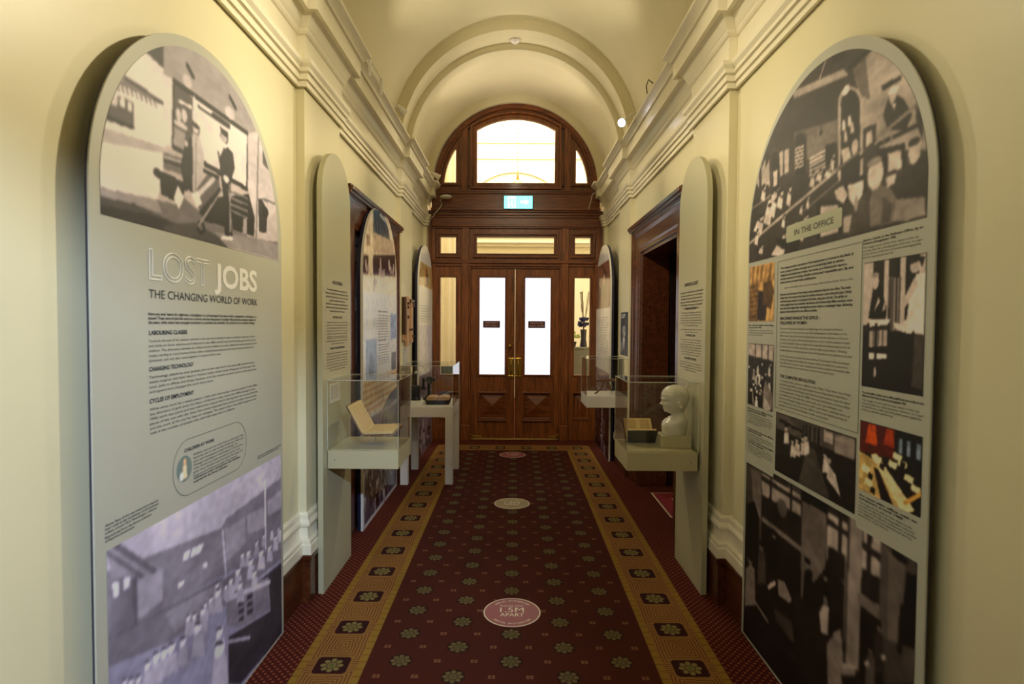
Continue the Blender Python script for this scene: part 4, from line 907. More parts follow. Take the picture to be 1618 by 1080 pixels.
def ph_e(a):
    a.poly([(0, .7), (1, .72), (1, 1), (0, 1)], br(96)); a.poly([(.4, .72), (.62, .72), (.62, .97), (.4, .95)], br(60)); [a.line([(.42 + .05 * k, .73), (.42 + .05 * k, .95)], .005, br(120)) for k in range(5)]; a.poly([(.66, .8), (.76, .8), (.76, .96), (.66, .97)], br(170)); a.poly([(.78, .7), (.98, .7), (.98, .98), (.78, .96)], br(140))
    a.poly([(.05, .85), (.4, .8), (.4, .84), (.05, .9)], br(50)); a.poly([(.35, 0), (.75, 0), (.56, .62), (.46, .62)], br(84)); a.poly([(0, .25), (.38, .62), (.42, .7), (0, .72)], br(54))
    for x, y in ((.16, .72), (.26, .55), (.32, .6), (.4, .66), (.44, .7), (.68, .55)): a.poly([(x - .03, y - .2), (x + .05, y - .18), (x + .04, y), (x - .02, y)], br(190)); a.ell(x, y + .05, .022, .04, br(170)); a.ell(x, y + .09, .024, .02, br(30))
    a.poly([(.7, .3), (.86, .12), (.8, .4), (.72, .5)], br(186)); a.ell(.72, .56, .03, .05, br(150)); a.ell(.72, .62, .035, .03, br(34)); a.noise(.3, 20)
gen_photo('photograph', b2, (.33, .915, .893, 1.148), br(48), ph_e, label='dark photograph of rows of clerks at desks')
A = Art(.026, 1.214, .012, .855, .0045, br(52)); A.cv = conv(1150, 700, 2.842, 1, X2, O2)
A.poly([(85, 90), (155, 125), (150, 520), (85, 480)], br(84)); A.poly([(100, 110), (155, 128), (152, 340), (118, 320), (110, 160)], br(112)); A.poly([(90, 270), (120, 260), (140, 330), (140, 620), (80, 560)], br(34))
A.poly([(155, 130), (335, 235), (335, 480), (155, 350)], br(166)); A.poly([(155, 230), (335, 330), (332, 470), (155, 340)], br(58)); A.ell(245, 290, 22, 40, br(110)); [A.line(p, .02, br(62)) for p in ([(196, 150), (190, 330)], [(286, 205), (282, 410)], [(155, 155), (335, 270)], [(335, 235), (335, 490)])]; A.line([(160, 345), (332, 480)], .03, br(126))
A.poly([(336, 240), (446, 300), (440, 560), (330, 700), (330, 490)], br(118)); A.line([(340, 245), (443, 300)], .02, br(30))
A.poly([(450, 310), (545, 365), (530, 640), (445, 520)], br(170)); A.poly([(452, 460), (530, 505), (528, 630), (450, 530)], br(54)); [A.line(p, .02, br(60)) for p in ([(508, 335), (500, 620)], [(452, 350), (538, 410)])]
A.poly([(545, 350), (610, 380), (588, 1020), (520, 1000), (525, 640)], br(142)); A.line([(545, 352), (524, 1000)], .014, br(80))
A.poly([(612, 385), (705, 445), (690, 740), (600, 680)], br(172)); A.poly([(604, 560), (690, 610), (686, 735), (598, 670)], br(56)); [A.line(p, .024, br(64)) for p in ([(640, 405), (628, 690)], [(612, 460), (700, 525)])]; A.line([(598, 700), (690, 770)], .04, br(120))
A.poly([(705, 445), (852, 530), (850, 1080), (700, 1080), (690, 770)], br(86)); A.poly([(720, 480), (800, 535), (780, 900), (715, 880)], br(116)); A.line([(705, 445), (690, 900)], .03, br(104)); A.poly([(806, 580), (852, 600), (850, 930), (780, 900)], br(40)); A.line([(785, 740), (772, 930)], .02, br(46)); A.line([(750, 495), (800, 530)], .02, br(40))
A.poly([(155, 350), (330, 490), (330, 700), (300, 640), (160, 600)], br(50)); A.poly([(150, 620), (290, 580), (320, 960), (90, 780)], br(46)); A.poly([(225, 610), (255, 620), (288, 700), (280, 720), (228, 680)], br(138)); A.poly([(210, 740), (290, 800), (300, 900), (215, 800)], br(82)); A.line([(110, 690), (180, 800)], .016, br(140)); A.line([(130, 790), (300, 965)], .014, br(66))
def man(x, y, k, c, c2=196, hair=28): A.poly([(x - 22 * k, y + 190 * k), (x + 22 * k, y + 190 * k), (x + 20 * k, y + 40 * k), (x + 4 * k, y + 20 * k), (x - 16 * k, y + 36 * k)], br(c)); A.ell(x, y, 11 * k, 22 * k, br(c2 * .6)); A.ell(x - 1, y - 12 * k, 13 * k, 13 * k, br(hair))
man(100, 520, 1.1, 132); man(152, 460, .9, 84); man(208, 410, .9, 36); man(360, 540, 1.0, 52); man(440, 600, .9, 32)
A.poly([(412, 760), (440, 700), (456, 740), (450, 860), (420, 850)], br(176)); A.ell(440, 708, 12, 24, br(110)); A.poly([(620, 780), (600, 800), (600, 1000), (640, 900)], br(46)); man(680, 820, 1.1, 70); man(640, 920, 1.0, 96)
A.poly([(445, 900), (480, 850), (515, 880), (520, 1000), (580, 1010), (570, 1045), (510, 1040), (515, 1090), (450, 1090)], br(134)); A.ell(492, 850, 20, 44, br(150)); A.poly([(450, 860), (460, 800), (490, 780), (515, 800), (505, 830), (470, 850)], br(24)); A.poly([(520, 985), (585, 1000), (580, 1015), (520, 1005)], br(170))
for x, y in ((625, 985), (190, 640), (205, 630), (700, 960)): A.poly([(x - 12, y), (x + 6, y - 16), (x + 14, y + 4), (x - 4, y + 18)], br(180))
A.noise(.2, 40); A.noise(.2, 8); A.blur(2)
A.mesh('photograph', b2, FR, top=lambda u: .855 if (u < .315 or u > .925) else .875 - .0, label='dark photograph of an office with tall windows')

# ---------------------------------------------------------------- boards further along
b3 = board('display_board', -1, -1.09, 4.136, 5.33, 1.87, 2.467, .042, 'arched photo board standing in front of the left side doorway', face='white_paper')
A = Art(0.004, 1.19, .004, 2.466, .006, (206, 202, 206)); A.cv = conv(550, 310, 3.724, -1, -1.09, 4.136)
A.poly([(60, 40), (300, 40), (300, 560), (60, 560)], (198, 184, 168)); A.poly([(146, 75), (200, 80), (235, 190), (246, 260), (148, 210)], (74, 88, 104)); A.line([(190, 110), (225, 150)], .03, (190, 190, 190)); [A.line([(150 + k * 16, 100), (156 + k * 17, 210)], .012, (120, 130, 140)) for k in range(5)]
A.poly([(105, 225), (128, 225), (130, 290), (106, 290)], (130, 110, 104)); A.poly([(145, 215), (262, 260), (270, 340), (148, 330)], (168, 150, 140))
A.poly([(80, 345), (118, 345), (118, 460), (80, 450)], (80, 68, 70)); A.poly([(146, 345), (276, 345), (276, 470), (146, 460)], (74, 62, 66))
for k in range(16): x = 84 + RNG.rand() * 185; y = 360 + RNG.rand() * 80; A.poly([(x - 5, y + 40), (x + 5, y + 40), (x + 3, y - 6), (x - 3, y - 6)], (172, 158, 156)) if not 118 < x < 146 else None
A.poly([(80, 465), (280, 480), (280, 590), (80, 560)], (208, 196, 176)); A.poly([(150, 480), (170, 485), (160, 560), (146, 560)], (176, 166, 150))
A.poly([(78, 590), (290, 590), (290, 1000), (78, 1000)], (198, 200, 208))
A.cv = lambda x, y: (x, y)
a_ = A
A.poly([(.08, 1.12), (.42, 1.12), (.42, 1.40), (.08, 1.40)], (126, 142, 168)); A.poly([(.16, 1.12), (.3, 1.12), (.32, 1.26), (.2, 1.3)], (100, 112, 130))
A.poly([(.92, 1.38), (1.16, 1.38), (1.16, 1.60), (.92, 1.60)], (130, 150, 186)); A.poly([(.96, 1.0), (1.14, 1.02), (1.16, 1.26), (.96, 1.26)], (92, 92, 104))
A.poly([(0, .82), (1.2, .82), (1.2, 1.10), (0, 1.10)], (202, 182, 156)); [A.line([(0, .86 + k * .05), (1.2, .87 + k * .05)], .012, (168, 128, 100)) for k in range(5)]
A.poly([(.55, .78), (1.2, .82), (1.2, .92), (.9, .90)], (70, 58, 66)); A.poly([(0, .42), (1.2, .42), (1.2, .80), (0, .80)], (150, 142, 148)); A.poly([(.55, .46), (.62, .42), (1.2, .42), (1.2, .78), (.6, .78)], (122, 116, 124))
A.poly([(0.03, .03), (1.16, .03), (1.16, .50), (.03, .50)], (104, 96, 106)); A.poly([(.3, .03), (.44, .03), (.78, .4), (.7, .42)], (54, 48, 58)); A.poly([(.03, .38), (.6, .44), (.5, .5), (.03, .5)], (150, 144, 150))
A.crowd(60, (.05, 1.14, .10, .46), .05, (176, 170, 176), (70, 64, 72)); A.crowd(26, (.05, 1.14, .52, .72), .04, (176, 170, 176), (96, 90, 98)); A.noise(.3, 90); A.blur(2)
A.mesh('photograph', b3, FR, mat='printg', step=.008, top=lambda u: 1.87 + .595 * math.sqrt(max(0, 1 - ((u - .597) / .596) ** 2)))
bt = para('The work of the household was heavy and continued through the day. Washing was boiled in coppers and wrung by hand and the fire was kept in from early morning. Servants were hired by the year from agencies in the town and lived in small rooms at the back of the house, rising before the family to light the fires and carry the water.', .46, .88, 1.58, .022, 9, .6)
bt = bt + para('Many trades were carried on in the street. Carters, hawkers, rabbit sellers and bottle collectors called from door to door, each with a cry of his own, and the night cart came after dark when the lanes were quiet and the town was asleep.', .46, .88, 1.34, .022, 8, .6)
lettering('body_text', bt, .010, 'rule', b3, FR + .0006, 0); lettering('section_headings', [('WORK IN THE HOME', .46, .74, 1.375), ('WORK IN THE STREET', .46, .78, 1.61)], .013, 'rule', b3, FR + .0006, .02)

b4 = board('display_board', -1, -1.055, 6.36, 7.40, 1.93, 2.45, .044, 'arched photo board in the far left corner beside the timber screen', face='white_paper')
A = Art(.004, 1.036, .004, 2.448, .006, (214, 208, 198)); A.cv = lambda x, y: (x, y)
A.poly([(0, 1.95), (1.04, 1.95), (1.04, 2.22), (0, 2.22)], (172, 152, 112)); A.poly([(.4, 1.96), (.62, 1.96), (.6, 2.2), (.44, 2.14)], (122, 92, 62)); A.poly([(.56, 1.98), (.68, 1.98), (.66, 2.14), (.58, 2.10)], (42, 34, 34)); A.poly([(.38, 2.0), (.46, 1.98), (.52, 2.12), (.44, 2.2)], (176, 134, 96))
A.poly([(0, .9), (1.04, .9), (1.04, 1.5), (0, 1.5)], (184, 184, 196)); A.poly([(0, .0), (1.04, .0), (1.04, .92), (0, .92)], (128, 122, 134)); A.crowd(60, (.04, 1.0, .08, .86), .055, (176, 172, 182), (60, 54, 66)); A.crowd(8, (.04, 1.0, .9, 1.1), .06, (170, 166, 176), (90, 84, 96)); A.noise(.2, 60); A.blur(2)
A.mesh('photograph', b4, FR, mat='printg', step=.01, top=lambda u: 1.93 + .518 * math.sqrt(max(0, 1 - ((u - .52) / .517) ** 2)))
lettering('body_text', para('By the turn of the century a great many people of the town were employed in shops and workshops, and new laws set the hours that they could be kept at work and the wages they were paid.', .12, .9, 1.72, .03, 7, .6) , .014, 'rule', b4, FR + .0006, 0)

b5 = board('display_board', 1, 1.060, 6.33, 7.40, 1.93, 2.465, .044, 'arched photo board in the far right corner beside the timber screen', face='white_paper')
A = Art(.004, 1.066, .004, 2.463, .006, (196, 192, 190)); A.cv = lambda x, y: (x, y)
A.poly([(0, 1.72), (1.07, 1.72), (1.07, 2.25), (0, 2.25)], (128, 96, 84)); A.poly([(.15, 1.76), (.42, 1.78), (.4, 2.1), (.2, 2.1)], (92, 62, 58)); A.poly([(.55, 1.8), (.8, 1.8), (.82, 2.12), (.6, 2.2)], (80, 62, 66)); A.ell(.64, 2.05, .06, .07, (190, 160, 140)); A.ell(.3, 2.02, .05, .06, (176, 144, 128))
A.poly([(0, .66), (1.07, .66), (1.07, .98), (0, .98)], (140, 128, 132)); A.crowd(26, (.04, 1.02, .70, .9), .05, (150, 136, 140), (80, 66, 76)); A.poly([(0, 0), (1.07, 0), (1.07, .66), (0, .66)], (52, 44, 54)); A.poly([(.5, .1), (.62, .1), (.6, .55), (.54, .55)], (168, 160, 170)); A.crowd(16, (.04, 1.02, .08, .5), .08, (130, 120, 132), (36, 30, 38)); A.noise(.2, 60); A.blur(2)
A.mesh('photograph', b5, FR, mat='printg', step=.01, top=lambda u: 1.93 + .533 * math.sqrt(max(0, 1 - ((u - .535) / .532) ** 2)))
lettering('body_text', para('The first telephone exchange in the colony opened in the heart of the city and was worked by boys, who proved to be so rude to the subscribers that young women were soon engaged to take their place at the switchboard. ' * 2, .12, .95, 1.6, .03, 16, .6), .014, 'rule', b5, FR + .0006, 0)

# ---------------------------------------------------------------- narrow plinth boards with their cases
def plinth(side, label):
    if side < 0: x, ya, yb = -1.055, 3.164, 3.705
    else: x, ya, yb = 1.068, 3.19, 3.72
    w = yb - ya
    o = board('display_board', side, x, ya, yb, 2.245, 2.515, .03, label, 'narrow sage boards carrying display cases', face='sage2', edge='sage2', edge_t=.5)
    return o, w
n1, w1 = plinth(-1, 'narrow sage green arched board on the left pilaster, headed NIGHTMAN')
n2, w2 = plinth(1, 'narrow sage green arched board on the right pilaster, headed PHRENOLOGIST')
def ctext(blocks, cap, bold, parent, name, w):
    L = Group()
    for text, z0, pitch, n, wd in blocks:
        ls = para(text, 0, 1, z0, pitch, n, .6); mx = max(len(l[0]) for l in ls)
        L.append(Para([(l[0], w / 2, wd * len(l[0]) / mx, l[3], 'c') for l in ls]))
    lettering(name, L, cap, 'ink', parent, FR, bold)
lettering('headings', [('NIGHTMAN', w1 / 2, .19, 1.748, 'c')], .020, 'ink', n1, FR, .02)
ctext([('The nightman collected human waste from the closets at the back of each dwelling and carried it through the town in his cart after dark, when people were asleep in their beds.', 1.708, .0205, 4, .43), ('The job was a necessary but very unpleasant one, and it was carried out by men working alone for the council and paid by the pan.', 1.626, .0205, 3, .43)], .0105, .02, n1, 'introduction', w1)
lettering('headings', [('THE NIGHT SHIFT', w1 / 2, .19, 1.548, 'c'), ('END OF THE NIGHTMAN', w1 / 2, .27, 1.366, 'c')], .012, 'ink', n1, FR, .03)
ctext([('Closets stood at the foot of the yard and were reached by a lane so that the pans could be taken away without going through the house. Each was sealed with a lid and lifted to the cart on the shoulder of the man, then emptied at the depot outside of the town and washed clean for use.', 1.520, .0165, 6, .42), ('The nightman was rarely seen and was seldom thanked, though some families left a bottle of beer at Christmas for him.', 1.428, .0165, 3, .42), ('The building of sewers under the streets of the city from the early years of the century slowly brought the work of the nightman to its end. In outer suburbs, the pan service ran on for many years and was still in use in some of them until the 1970s when the last of the lanes was sewered.', 1.340, .0165, 7, .42)], .0085, .0, n1, 'body_text', w1)
lettering('headings', [('PHRENOLOGIST', w2 / 2, .26, 1.758, 'c')], .020, 'ink', n2, FR, .02)
ctext([('Phrenologists believed that the shape of the skull gave away the character of its owner. By feeling the bumps of the head with the fingers they claimed to read the mind and to tell the future of the person in the chair, and they charged a fee for it.', 1.716, .0195, 6, .43)], .0100, .02, n2, 'introduction', w2)
lettering('headings', [('READING THE HEAD', w2 / 2, .20, 1.615, 'c'), ('BY GEORGE, 1860', w2 / 2, .18, 1.452, 'c'), ('AN EXPERT OPINION', w2 / 2, .23, 1.312, 'c')], .012, 'ink', n2, FR, .03)
ctext([('Travelling phrenologists gave lectures in halls and theatres and then examined the heads of people from the audience on the stage. Others kept rooms in the arcades and sold printed charts and china busts marked with the organs of the brain.', 1.592, .0155, 6, .42), ('Parents brought their children for advice on a trade, and couples asked if they were suited.', 1.49, .0155, 2, .42), ('Casts were taken of the heads of famous men and also of criminals after they were hanged, and these were shown in cases beside the books. Doctors took up the practice for a time but soon gave it away, as there was no proof for any of the claims that were made for it by those in the trade.', 1.428, .0150, 7, .42), ('By the end of the century it was thought of as no more than an entertainment at fairs, though a few kept on reading heads for a living until the 1930s in the arcades.', 1.288, .0155, 4, .42)], .0082, .0, n2, 'body_text', w2)
def edges(hx, hy, h0, h1, o, e=.0025):  # pale strips put in for light caught along the cover edges
    m = MB()
    for x in (-hx, hx):
        for y in (-hy, hy): m.box(x - e / 2, x + e / 2, y - e / 2, y + e / 2, h0, h1)
        m.box(x - e / 2, x + e / 2, -hy, hy, h1 - e, h1 + e / 2)
    for y in (-hy, hy): m.box(-hx, hx, y - e / 2, y + e / 2, h1 - e, h1 + e / 2)
    m.build('edge_glints', 'acr', o)
def case(side, label, mats='sagebox'):
    x0, x1, ya, yb = (1.052, .650, 3.235, 3.630)
    o = empty('display_case', (side * (x0 + x1) / 2, (ya + yb) / 2, .69), 0, label, 'display case', 'wall display cases on the narrow boards')
    hx, hy = (x0 - x1) / 2, (yb - ya) / 2
    t = MB(); t.box(-hx, hx, -hy, hy, 0, .105); t.build('tray', mats, o, bevel=.002)
    MB().box(-hx + .012, hx - .012, -hy + .012, hy - .012, .105, .110).build('deck', mats, o, bevel=.001)
    g = MB(); th = .004; h0, h1 = .105, .502
    g.box(-hx, hx, -hy, -hy + th, h0, h1); g.box(-hx, hx, hy - th, hy, h0, h1)
    g.box(-side * hx, -side * (hx - th), -hy + th, hy - th, h0, h1)
    g.box(-hx, hx, -hy, hy, h1, h1 + th); g.build('glass_cover', 'glass', o); edges(hx, hy, h0, h1 + th, o)
    for y in (-hy - .001,): MB().lathe([(0, 0), (.004, 0), (.004, -.002), (0, -.002)], n=10, axis='y').build('screw', 'steel', o, loc=(side * hx * .8, y, .05), smooth=40)
    return o, x0, x1
c1, _, _ = case(-1, 'sage green glass-topped display case on the left holding an open book')
c2_, _, _ = case(1, 'sage green glass-topped display case on the right holding a white bust')

# placards inside the cases, fixed to the boards
def placard(side, x, y0, y1, z0, z1, label, lines):
    o = empty('label_card', (side * x, y0 if side < 0 else y1, z0), PI / 2 if side < 0 else -PI / 2, label, 'label card'); w = y1 - y0; h = z1 - z0
    MB().box(0, w, 0, .003, 0, h).build('card', 'white_paper', o)
    lettering('lettering', para(lines, .012, w - .012, h - .016, .0105, int((h - .02) / .0105), .6), .006, 'ink', o, .0006)
    return o
placard(-1, 1.0515, 3.285, 3.47, 1.055, 1.165, 'white text card fixed to the left narrow board inside the case', 'Rate book of the city, opened at the page for the year 1880, showing the payments made to the men of the night service for each ward of the town, with the names of the streets they served and the number of pans that were emptied each week by every cart. City collection, on loan for display.')
placard(1, 1.0645, 3.50, 3.66, 1.10, 1.168, 'white text card fixed to the right narrow board above the bust', 'Bust used for phrenology, glazed china, about 1860. Book of practical phrenology, 1849. From a private collection, on loan for display.')

# ================================================================== things in and around the cases
# open ledger on a thin stand, left case
def ledger():
    o = empty('open_book', (-.865, 3.40, .800), 0, 'open book with cream pages propped on a thin stand in the left case', 'book')
    def slab(p, q, n, t, y0, y1):            # leaf between p and q (x-z), thickness along n
        return [(p[0], p[1]), (q[0], q[1]), (q[0] + n[0] * t, q[1] + n[1] * t), (p[0] + n[0] * t, p[1] + n[1] * t)]
    y0, y1 = -.14, .125
    s0 = (0, .075); L = (-.092, .245); Rr = (.185, .083)
    nl = Vector((.170, .092)).normalized(); nr = Vector((-.04, 1)).normalized()
    b = MB(); b.prism(slab(s0, L, nl, .006, 0, 0), y0 - .004, y1 + .004); b.prism(slab(s0, Rr, nr, .006, 0, 0), y0 - .004, y1 + .004); b.build('cover', 'leather', o, bevel=.001)
    for nm, q, n, t in (('left_pages', L, nl, .010), ('right_pages', Rr, nr, .014)):
        p = (s0[0] + n[0] * .006, s0[1] + n[1] * .006); q2 = (q[0] * .97 + n[0] * .006, s0[1] + (q[1] - s0[1]) * .97 + n[1] * .006)
        m = MB().prism(slab(p, q2, n, t, 0, 0), y0, y1); pgo = m.build(nm, 'page', o, bevel=.002)
        # ruled handwriting lines
        w_ = MB(); d = Vector((q2[0] - p[0], q2[1] - p[1]))
        for k in range(11):
            f0 = .12 + k * .075; a = Vector(p) + d * f0 + n * (t + .0004); c = Vector(p) + d * (f0 + .012) + n * (t + .0004)
            yy = y0 + .02
            while yy < y1 - .03:
                ln = .015 + .03 * random.random(); w_.add([(a.x, yy, a.y), (c.x, yy, c.y), (c.x, yy + ln, c.y), (a.x, yy + ln, a.y)], [(0, 1, 2, 3)]); yy += ln + .007
        w_.build('handwriting', 'sepia', pgo)
    MB().box(-.04, .10, -.02, .02, .0, .003).tube([(.045, 0, .0), (.045, 0, .074)], .0028, 8).build('stand', 'steel', o)
    return o
M['leather'] = plain('worn brown leather', (120, 84, 50), .6, .1, 60); M['sepia'] = plain('faded sepia ink', (168, 134, 84), .8, .05, 60)
ledger()
# dark book open on its spine, right case
M['darkcloth'] = plain('near black green cloth', (26, 34, 26), .5, .12, 40)
def vbook():
    o = empty('open_book', (.775, 3.465, .800), 0, 'dark green clothbound book standing open beside the white bust', 'book')
    hw = .090
    f = [(-.010, .004), (-.075, .088), (-.069, .093), (-.002, .010)]; bk = [(.002, .004), (.118, .125), (.112, .131), (-.004, .012)]
    MB().prism(f, -hw, hw, 'x').build('front_cover', 'darkcloth', o, bevel=.0015); MB().prism(bk, -hw, hw, 'x').build('back_cover', 'darkcloth', o, bevel=.0015)
    pf = [(-.001, .011), (-.066, .090), (-.050, .098), (.002, .030)]; pb = [(-.001, .012), (.108, .127), (.094, .139), (-.001, .036)]
    MB().prism(pf, -hw + .006, hw - .006, 'x').build('front_pages', 'page', o, bevel=.002); MB().prism(pb, -hw + .006, hw - .006, 'x').build('back_pages', 'page', o, bevel=.002)
    w_ = MB()
    for k in range(12):
        for a, b in ((-.07, -.01), (.01, .07)):
            t = .12 + k * .068; y = -.001 + (.094 + .001) * t; z = .036 + (.139 - .036) * t + .0006; w_.add([(a, y, z), (b - .01 * random.random(), y, z), (b, y + .0035, z + .0038), (a, y + .0035, z + .0038)], [(0, 1, 2, 3)])
    w_.build('printed_lines', 'sepia', o)
    sd = [(-.05, .0), (.07, 0), (.062, .06), (.004, .006), (-.004, .006), (-.05, .05)]
    MB().prism(sd, -.05, -.047, 'x').build('cradle', 'glass', o); MB().prism(sd, .047, .05, 'x').build('cradle', 'glass', o)
vbook()
# white phrenology bust, facing down the case (towards the corridor)
def interp(tab, z):
    for a, b in zip(tab, tab[1:]):
        if a[0] <= z <= b[0]:
            t = (z - a[0]) / (b[0] - a[0]); t = t * t * (3 - 2 * t) * .5 + t * .5
            return [u + (v - u) * t for u, v in zip(a[1:], b[1:])]
    return tab[-1][1:] if z > tab[-1][0] else tab[0][1:]
def bust():
    o = empty('bust', (.962, 3.402, .872), PI, 'white glazed ceramic phrenology bust of a bald head in profile', 'bust')
    # z, front, back, half width, squareness
    T = [(0, .066, -.068, .060, 1), (.012, .071, -.072, .064, 1), (.030, .073, -.075, .070, 1), (.050, .072, -.077, .074, 1), (.070, .066, -.078, .076, 1), (.085, .054, -.076, .072, 1), (.097, .036, -.071, .060, 1), (.110, .018, -.064, .044, 1),
         (.118, .020, -.060, .041, 1), (.124, .030, -.061, .041, 1), (.132, .052, -.060, .041, 1), (.142, .062, -.063, .047, 1), (.155, .064, -.067, .053, 1), (.170, .066, -.073, .059, 1), (.185, .070, -.079, .064, 1),
         (.200, .072, -.084, .067, 1), (.215, .077, -.087, .069, 1), (.235, .077, -.086, .070, 1), (.255, .070, -.080, .066, 1), (.270, .060, -.070, .058, 1), (.283, .043, -.053, .043, 1), (.291, .022, -.030, .024, 1), (.2945, .006, -.012, .008, 1)]
    G = lambda x, m, s: math.exp(-((x - m) / s) ** 2)
    rings = []; n = 72; nz = 96
    for k in range(nz + 1):
        z = .2945 * (k / nz) if k < nz else .2945
        f, b, w_, _ = interp(T, z); c = (f + b) / 2; a = (f - b) / 2; ring = []
        head = 1 if z > .125 else 0
        for i in range(n):
            th = 2 * PI * i / n; ct, s_ = math.cos(th), math.sin(th)
            r = 1.0; tf = abs(math.atan2(s_, ct)); d = 0
            if head:
                d += .0185 * G(z, .178, .0085) * G(tf, 0, .15) + .009 * G(z, .192, .012) * G(tf, 0, .11)         # nose
                d += .0060 * G(z, .208, .006) * G(tf, .30, .28)                                                    # brow
                d -= .0125 * G(z, .194, .009) * G(tf, .40, .16)                                                    # eye socket
                d += .0080 * G(z, .193, .005) * G(tf, .40, .08)                                                    # eye
                d += .0050 * G(z, .157, .0035) * G(tf, 0, .24) + .0045 * G(z, .149, .0035) * G(tf, 0, .2) - .003 * G(z, .153, .0018) * G(tf, 0, .3)   # lips
                d += .0060 * G(z, .134, .007) * G(tf, 0, .28) - .005 * G(z, .1425, .003) * G(tf, 0, .3)           # chin
                d += .004 * G(z, .176, .012) * G(tf, .75, .25)                                                     # cheek
            else:
                d += .004 * G(z, .06, .03) * G(tf, .5, .3)
                if z < .10: d -= .006 * G(tf, 0, .25) * G(z, .07, .03)
            x = c + (a * ct) ; y = w_ * s_
            ln = math.hypot(x - c, y) + 1e-9
            ring.append((x + (x - c) / ln * d, y + y / ln * d, z))
        rings.append(ring)
    MB().loft(rings).build('head_and_shoulders', 'ceramic', o, smooth=70)
    for s in (-1, 1):
        e = []
        for k, (sc, off) in enumerate(((1, -.008), (1.08, .004), (1.05, .0105), (.84, .0125), (.62, .005))):
            e.append([(-.012 + (.0125 * math.cos(t)) * sc + .004 * math.sin(t), s * (.0660 + off), .180 + .020 * sc * math.sin(t) * (1 + .0 * t)) for t in [2 * PI * i / 20 for i in range(20)]])
        MB().loft(e).build('ear', 'ceramic', o, smooth=60)
    # engraved map of the head
    M['glaze'] = plain('grey glaze line', (150, 146, 128), .4, .02, 20)
    w_ = MB()
    for z0, t0, t1 in ((.252, .5, 2.6), (.236, .7, 2.6), (.221, .9, 2.5)):
        for s in (-1, 1):
            pts = []
            for i in range(15):
                t = t0 + (t1 - t0) * i / 14; f, b, ww, _ = interp(T, z0); c = (f + b) / 2; a = (f - b) / 2
                pts.append((c + (a + .0002) * math.cos(t), s * (ww + .0002) * math.sin(t), z0 + .004 * math.sin(i * 1.7)))
            w_.tube(pts, .0006, 4)
    w_.build('engraved_lines', 'glaze', o)
    return o
bust()
bp = MB().box(-.086, .086, -.072, .072, 0, .071).build('bust_plinth', 'sagebox', bevel=.0015, loc=(.958, 3.402, .8005)); tag(bp, 'low sage green block under the white bust', 'plinth')

# ---------------------------------------------------------------- white table case, left
def table_case():
    x0, x1, y0, y1 = -1.062, -.567, 5.345, 5.975; cx, cy = (x0 + x1) / 2, (y0 + y1) / 2; hx, hy = (x1 - x0) / 2, (y1 - y0) / 2
    o = empty('table_case', (cx, cy, 0), 0, 'white four-legged display table with a glass case on top, by the left wall', 'display case')
    for sx in (-1, 1):
        for sy in (-1, 1): MB().box(sx * hx, sx * (hx - .072), sy * hy, sy * (hy - .062), .0065 if sx > 0 else 0, .645).build('leg', 'white', o, bevel=.002)
    MB().box(-hx, hx, -hy, hy, .642, .738).build('table_top', 'white', o, bevel=.002); MB().box(-hx + .02, hx - .02, -hy + .02, hy - .02, .738, .744).build('deck', 'white', o)
    g = MB(); th = .005; h0, h1 = .738, 1.120
    g.box(-hx, hx, -hy, -hy + th, h0, h1).box(-hx, hx, hy - th, hy, h0, h1).box(hx - th, hx, -hy + th, hy - th, h0, h1).box(-hx, -hx + th, -hy + th, hy - th, h0, h1).box(-hx, hx, -hy, hy, h1, h1 + th)
    g.build('glass_cover', 'glass', o); edges(hx, hy, h0, h1 + th, o)
table_case()
ZT = .745
M['iron'] = plain('black cast iron', (30, 34, 36), .35, .1, 60, 0, Metallic=.4)
def jar_phone():
    o = empty('wall_telephone_bell', (-.995, 5.80, ZT), 0, 'squat black cylindrical instrument with a bright ball on a rod, left in the table case', 'instrument')
    MB().lathe([(0, 0), (.056, 0), (.058, .012), (.048, .02), (.046, .03), (.046, .125), (.052, .13), (.052, .142), (.03, .15), (0, .152)], n=28).build('drum', 'iron', o, smooth=40)
    MB().tube([(0, 0, .145), (0, 0, .26)], .012, 10).lathe([(0, .18), (.018, .18), (.018, .195), (0, .195)], n=16).build('rod', 'iron', o, smooth=40)
    MB().lathe([(0, 0)] + [(.017 * math.sin(PI * i / 10), .017 - .017 * math.cos(PI * i / 10)) for i in range(1, 10)] + [(0, .034)], n=18).build('ball', 'steel', o, loc=(0, 0, .258), smooth=80)
    MB().tube([(.03, 0, .11), (.058, -.02, .11), (.058, -.02, .145)], .005, 8).build('terminal', 'iron', o); MB().tube([(-.03, 0, .11), (-.056, -.01, .13)], .005, 8).build('terminal', 'iron', o)
jar_phone(); bpy.data.objects['wall_telephone_bell'].name = 'drum_instrument'
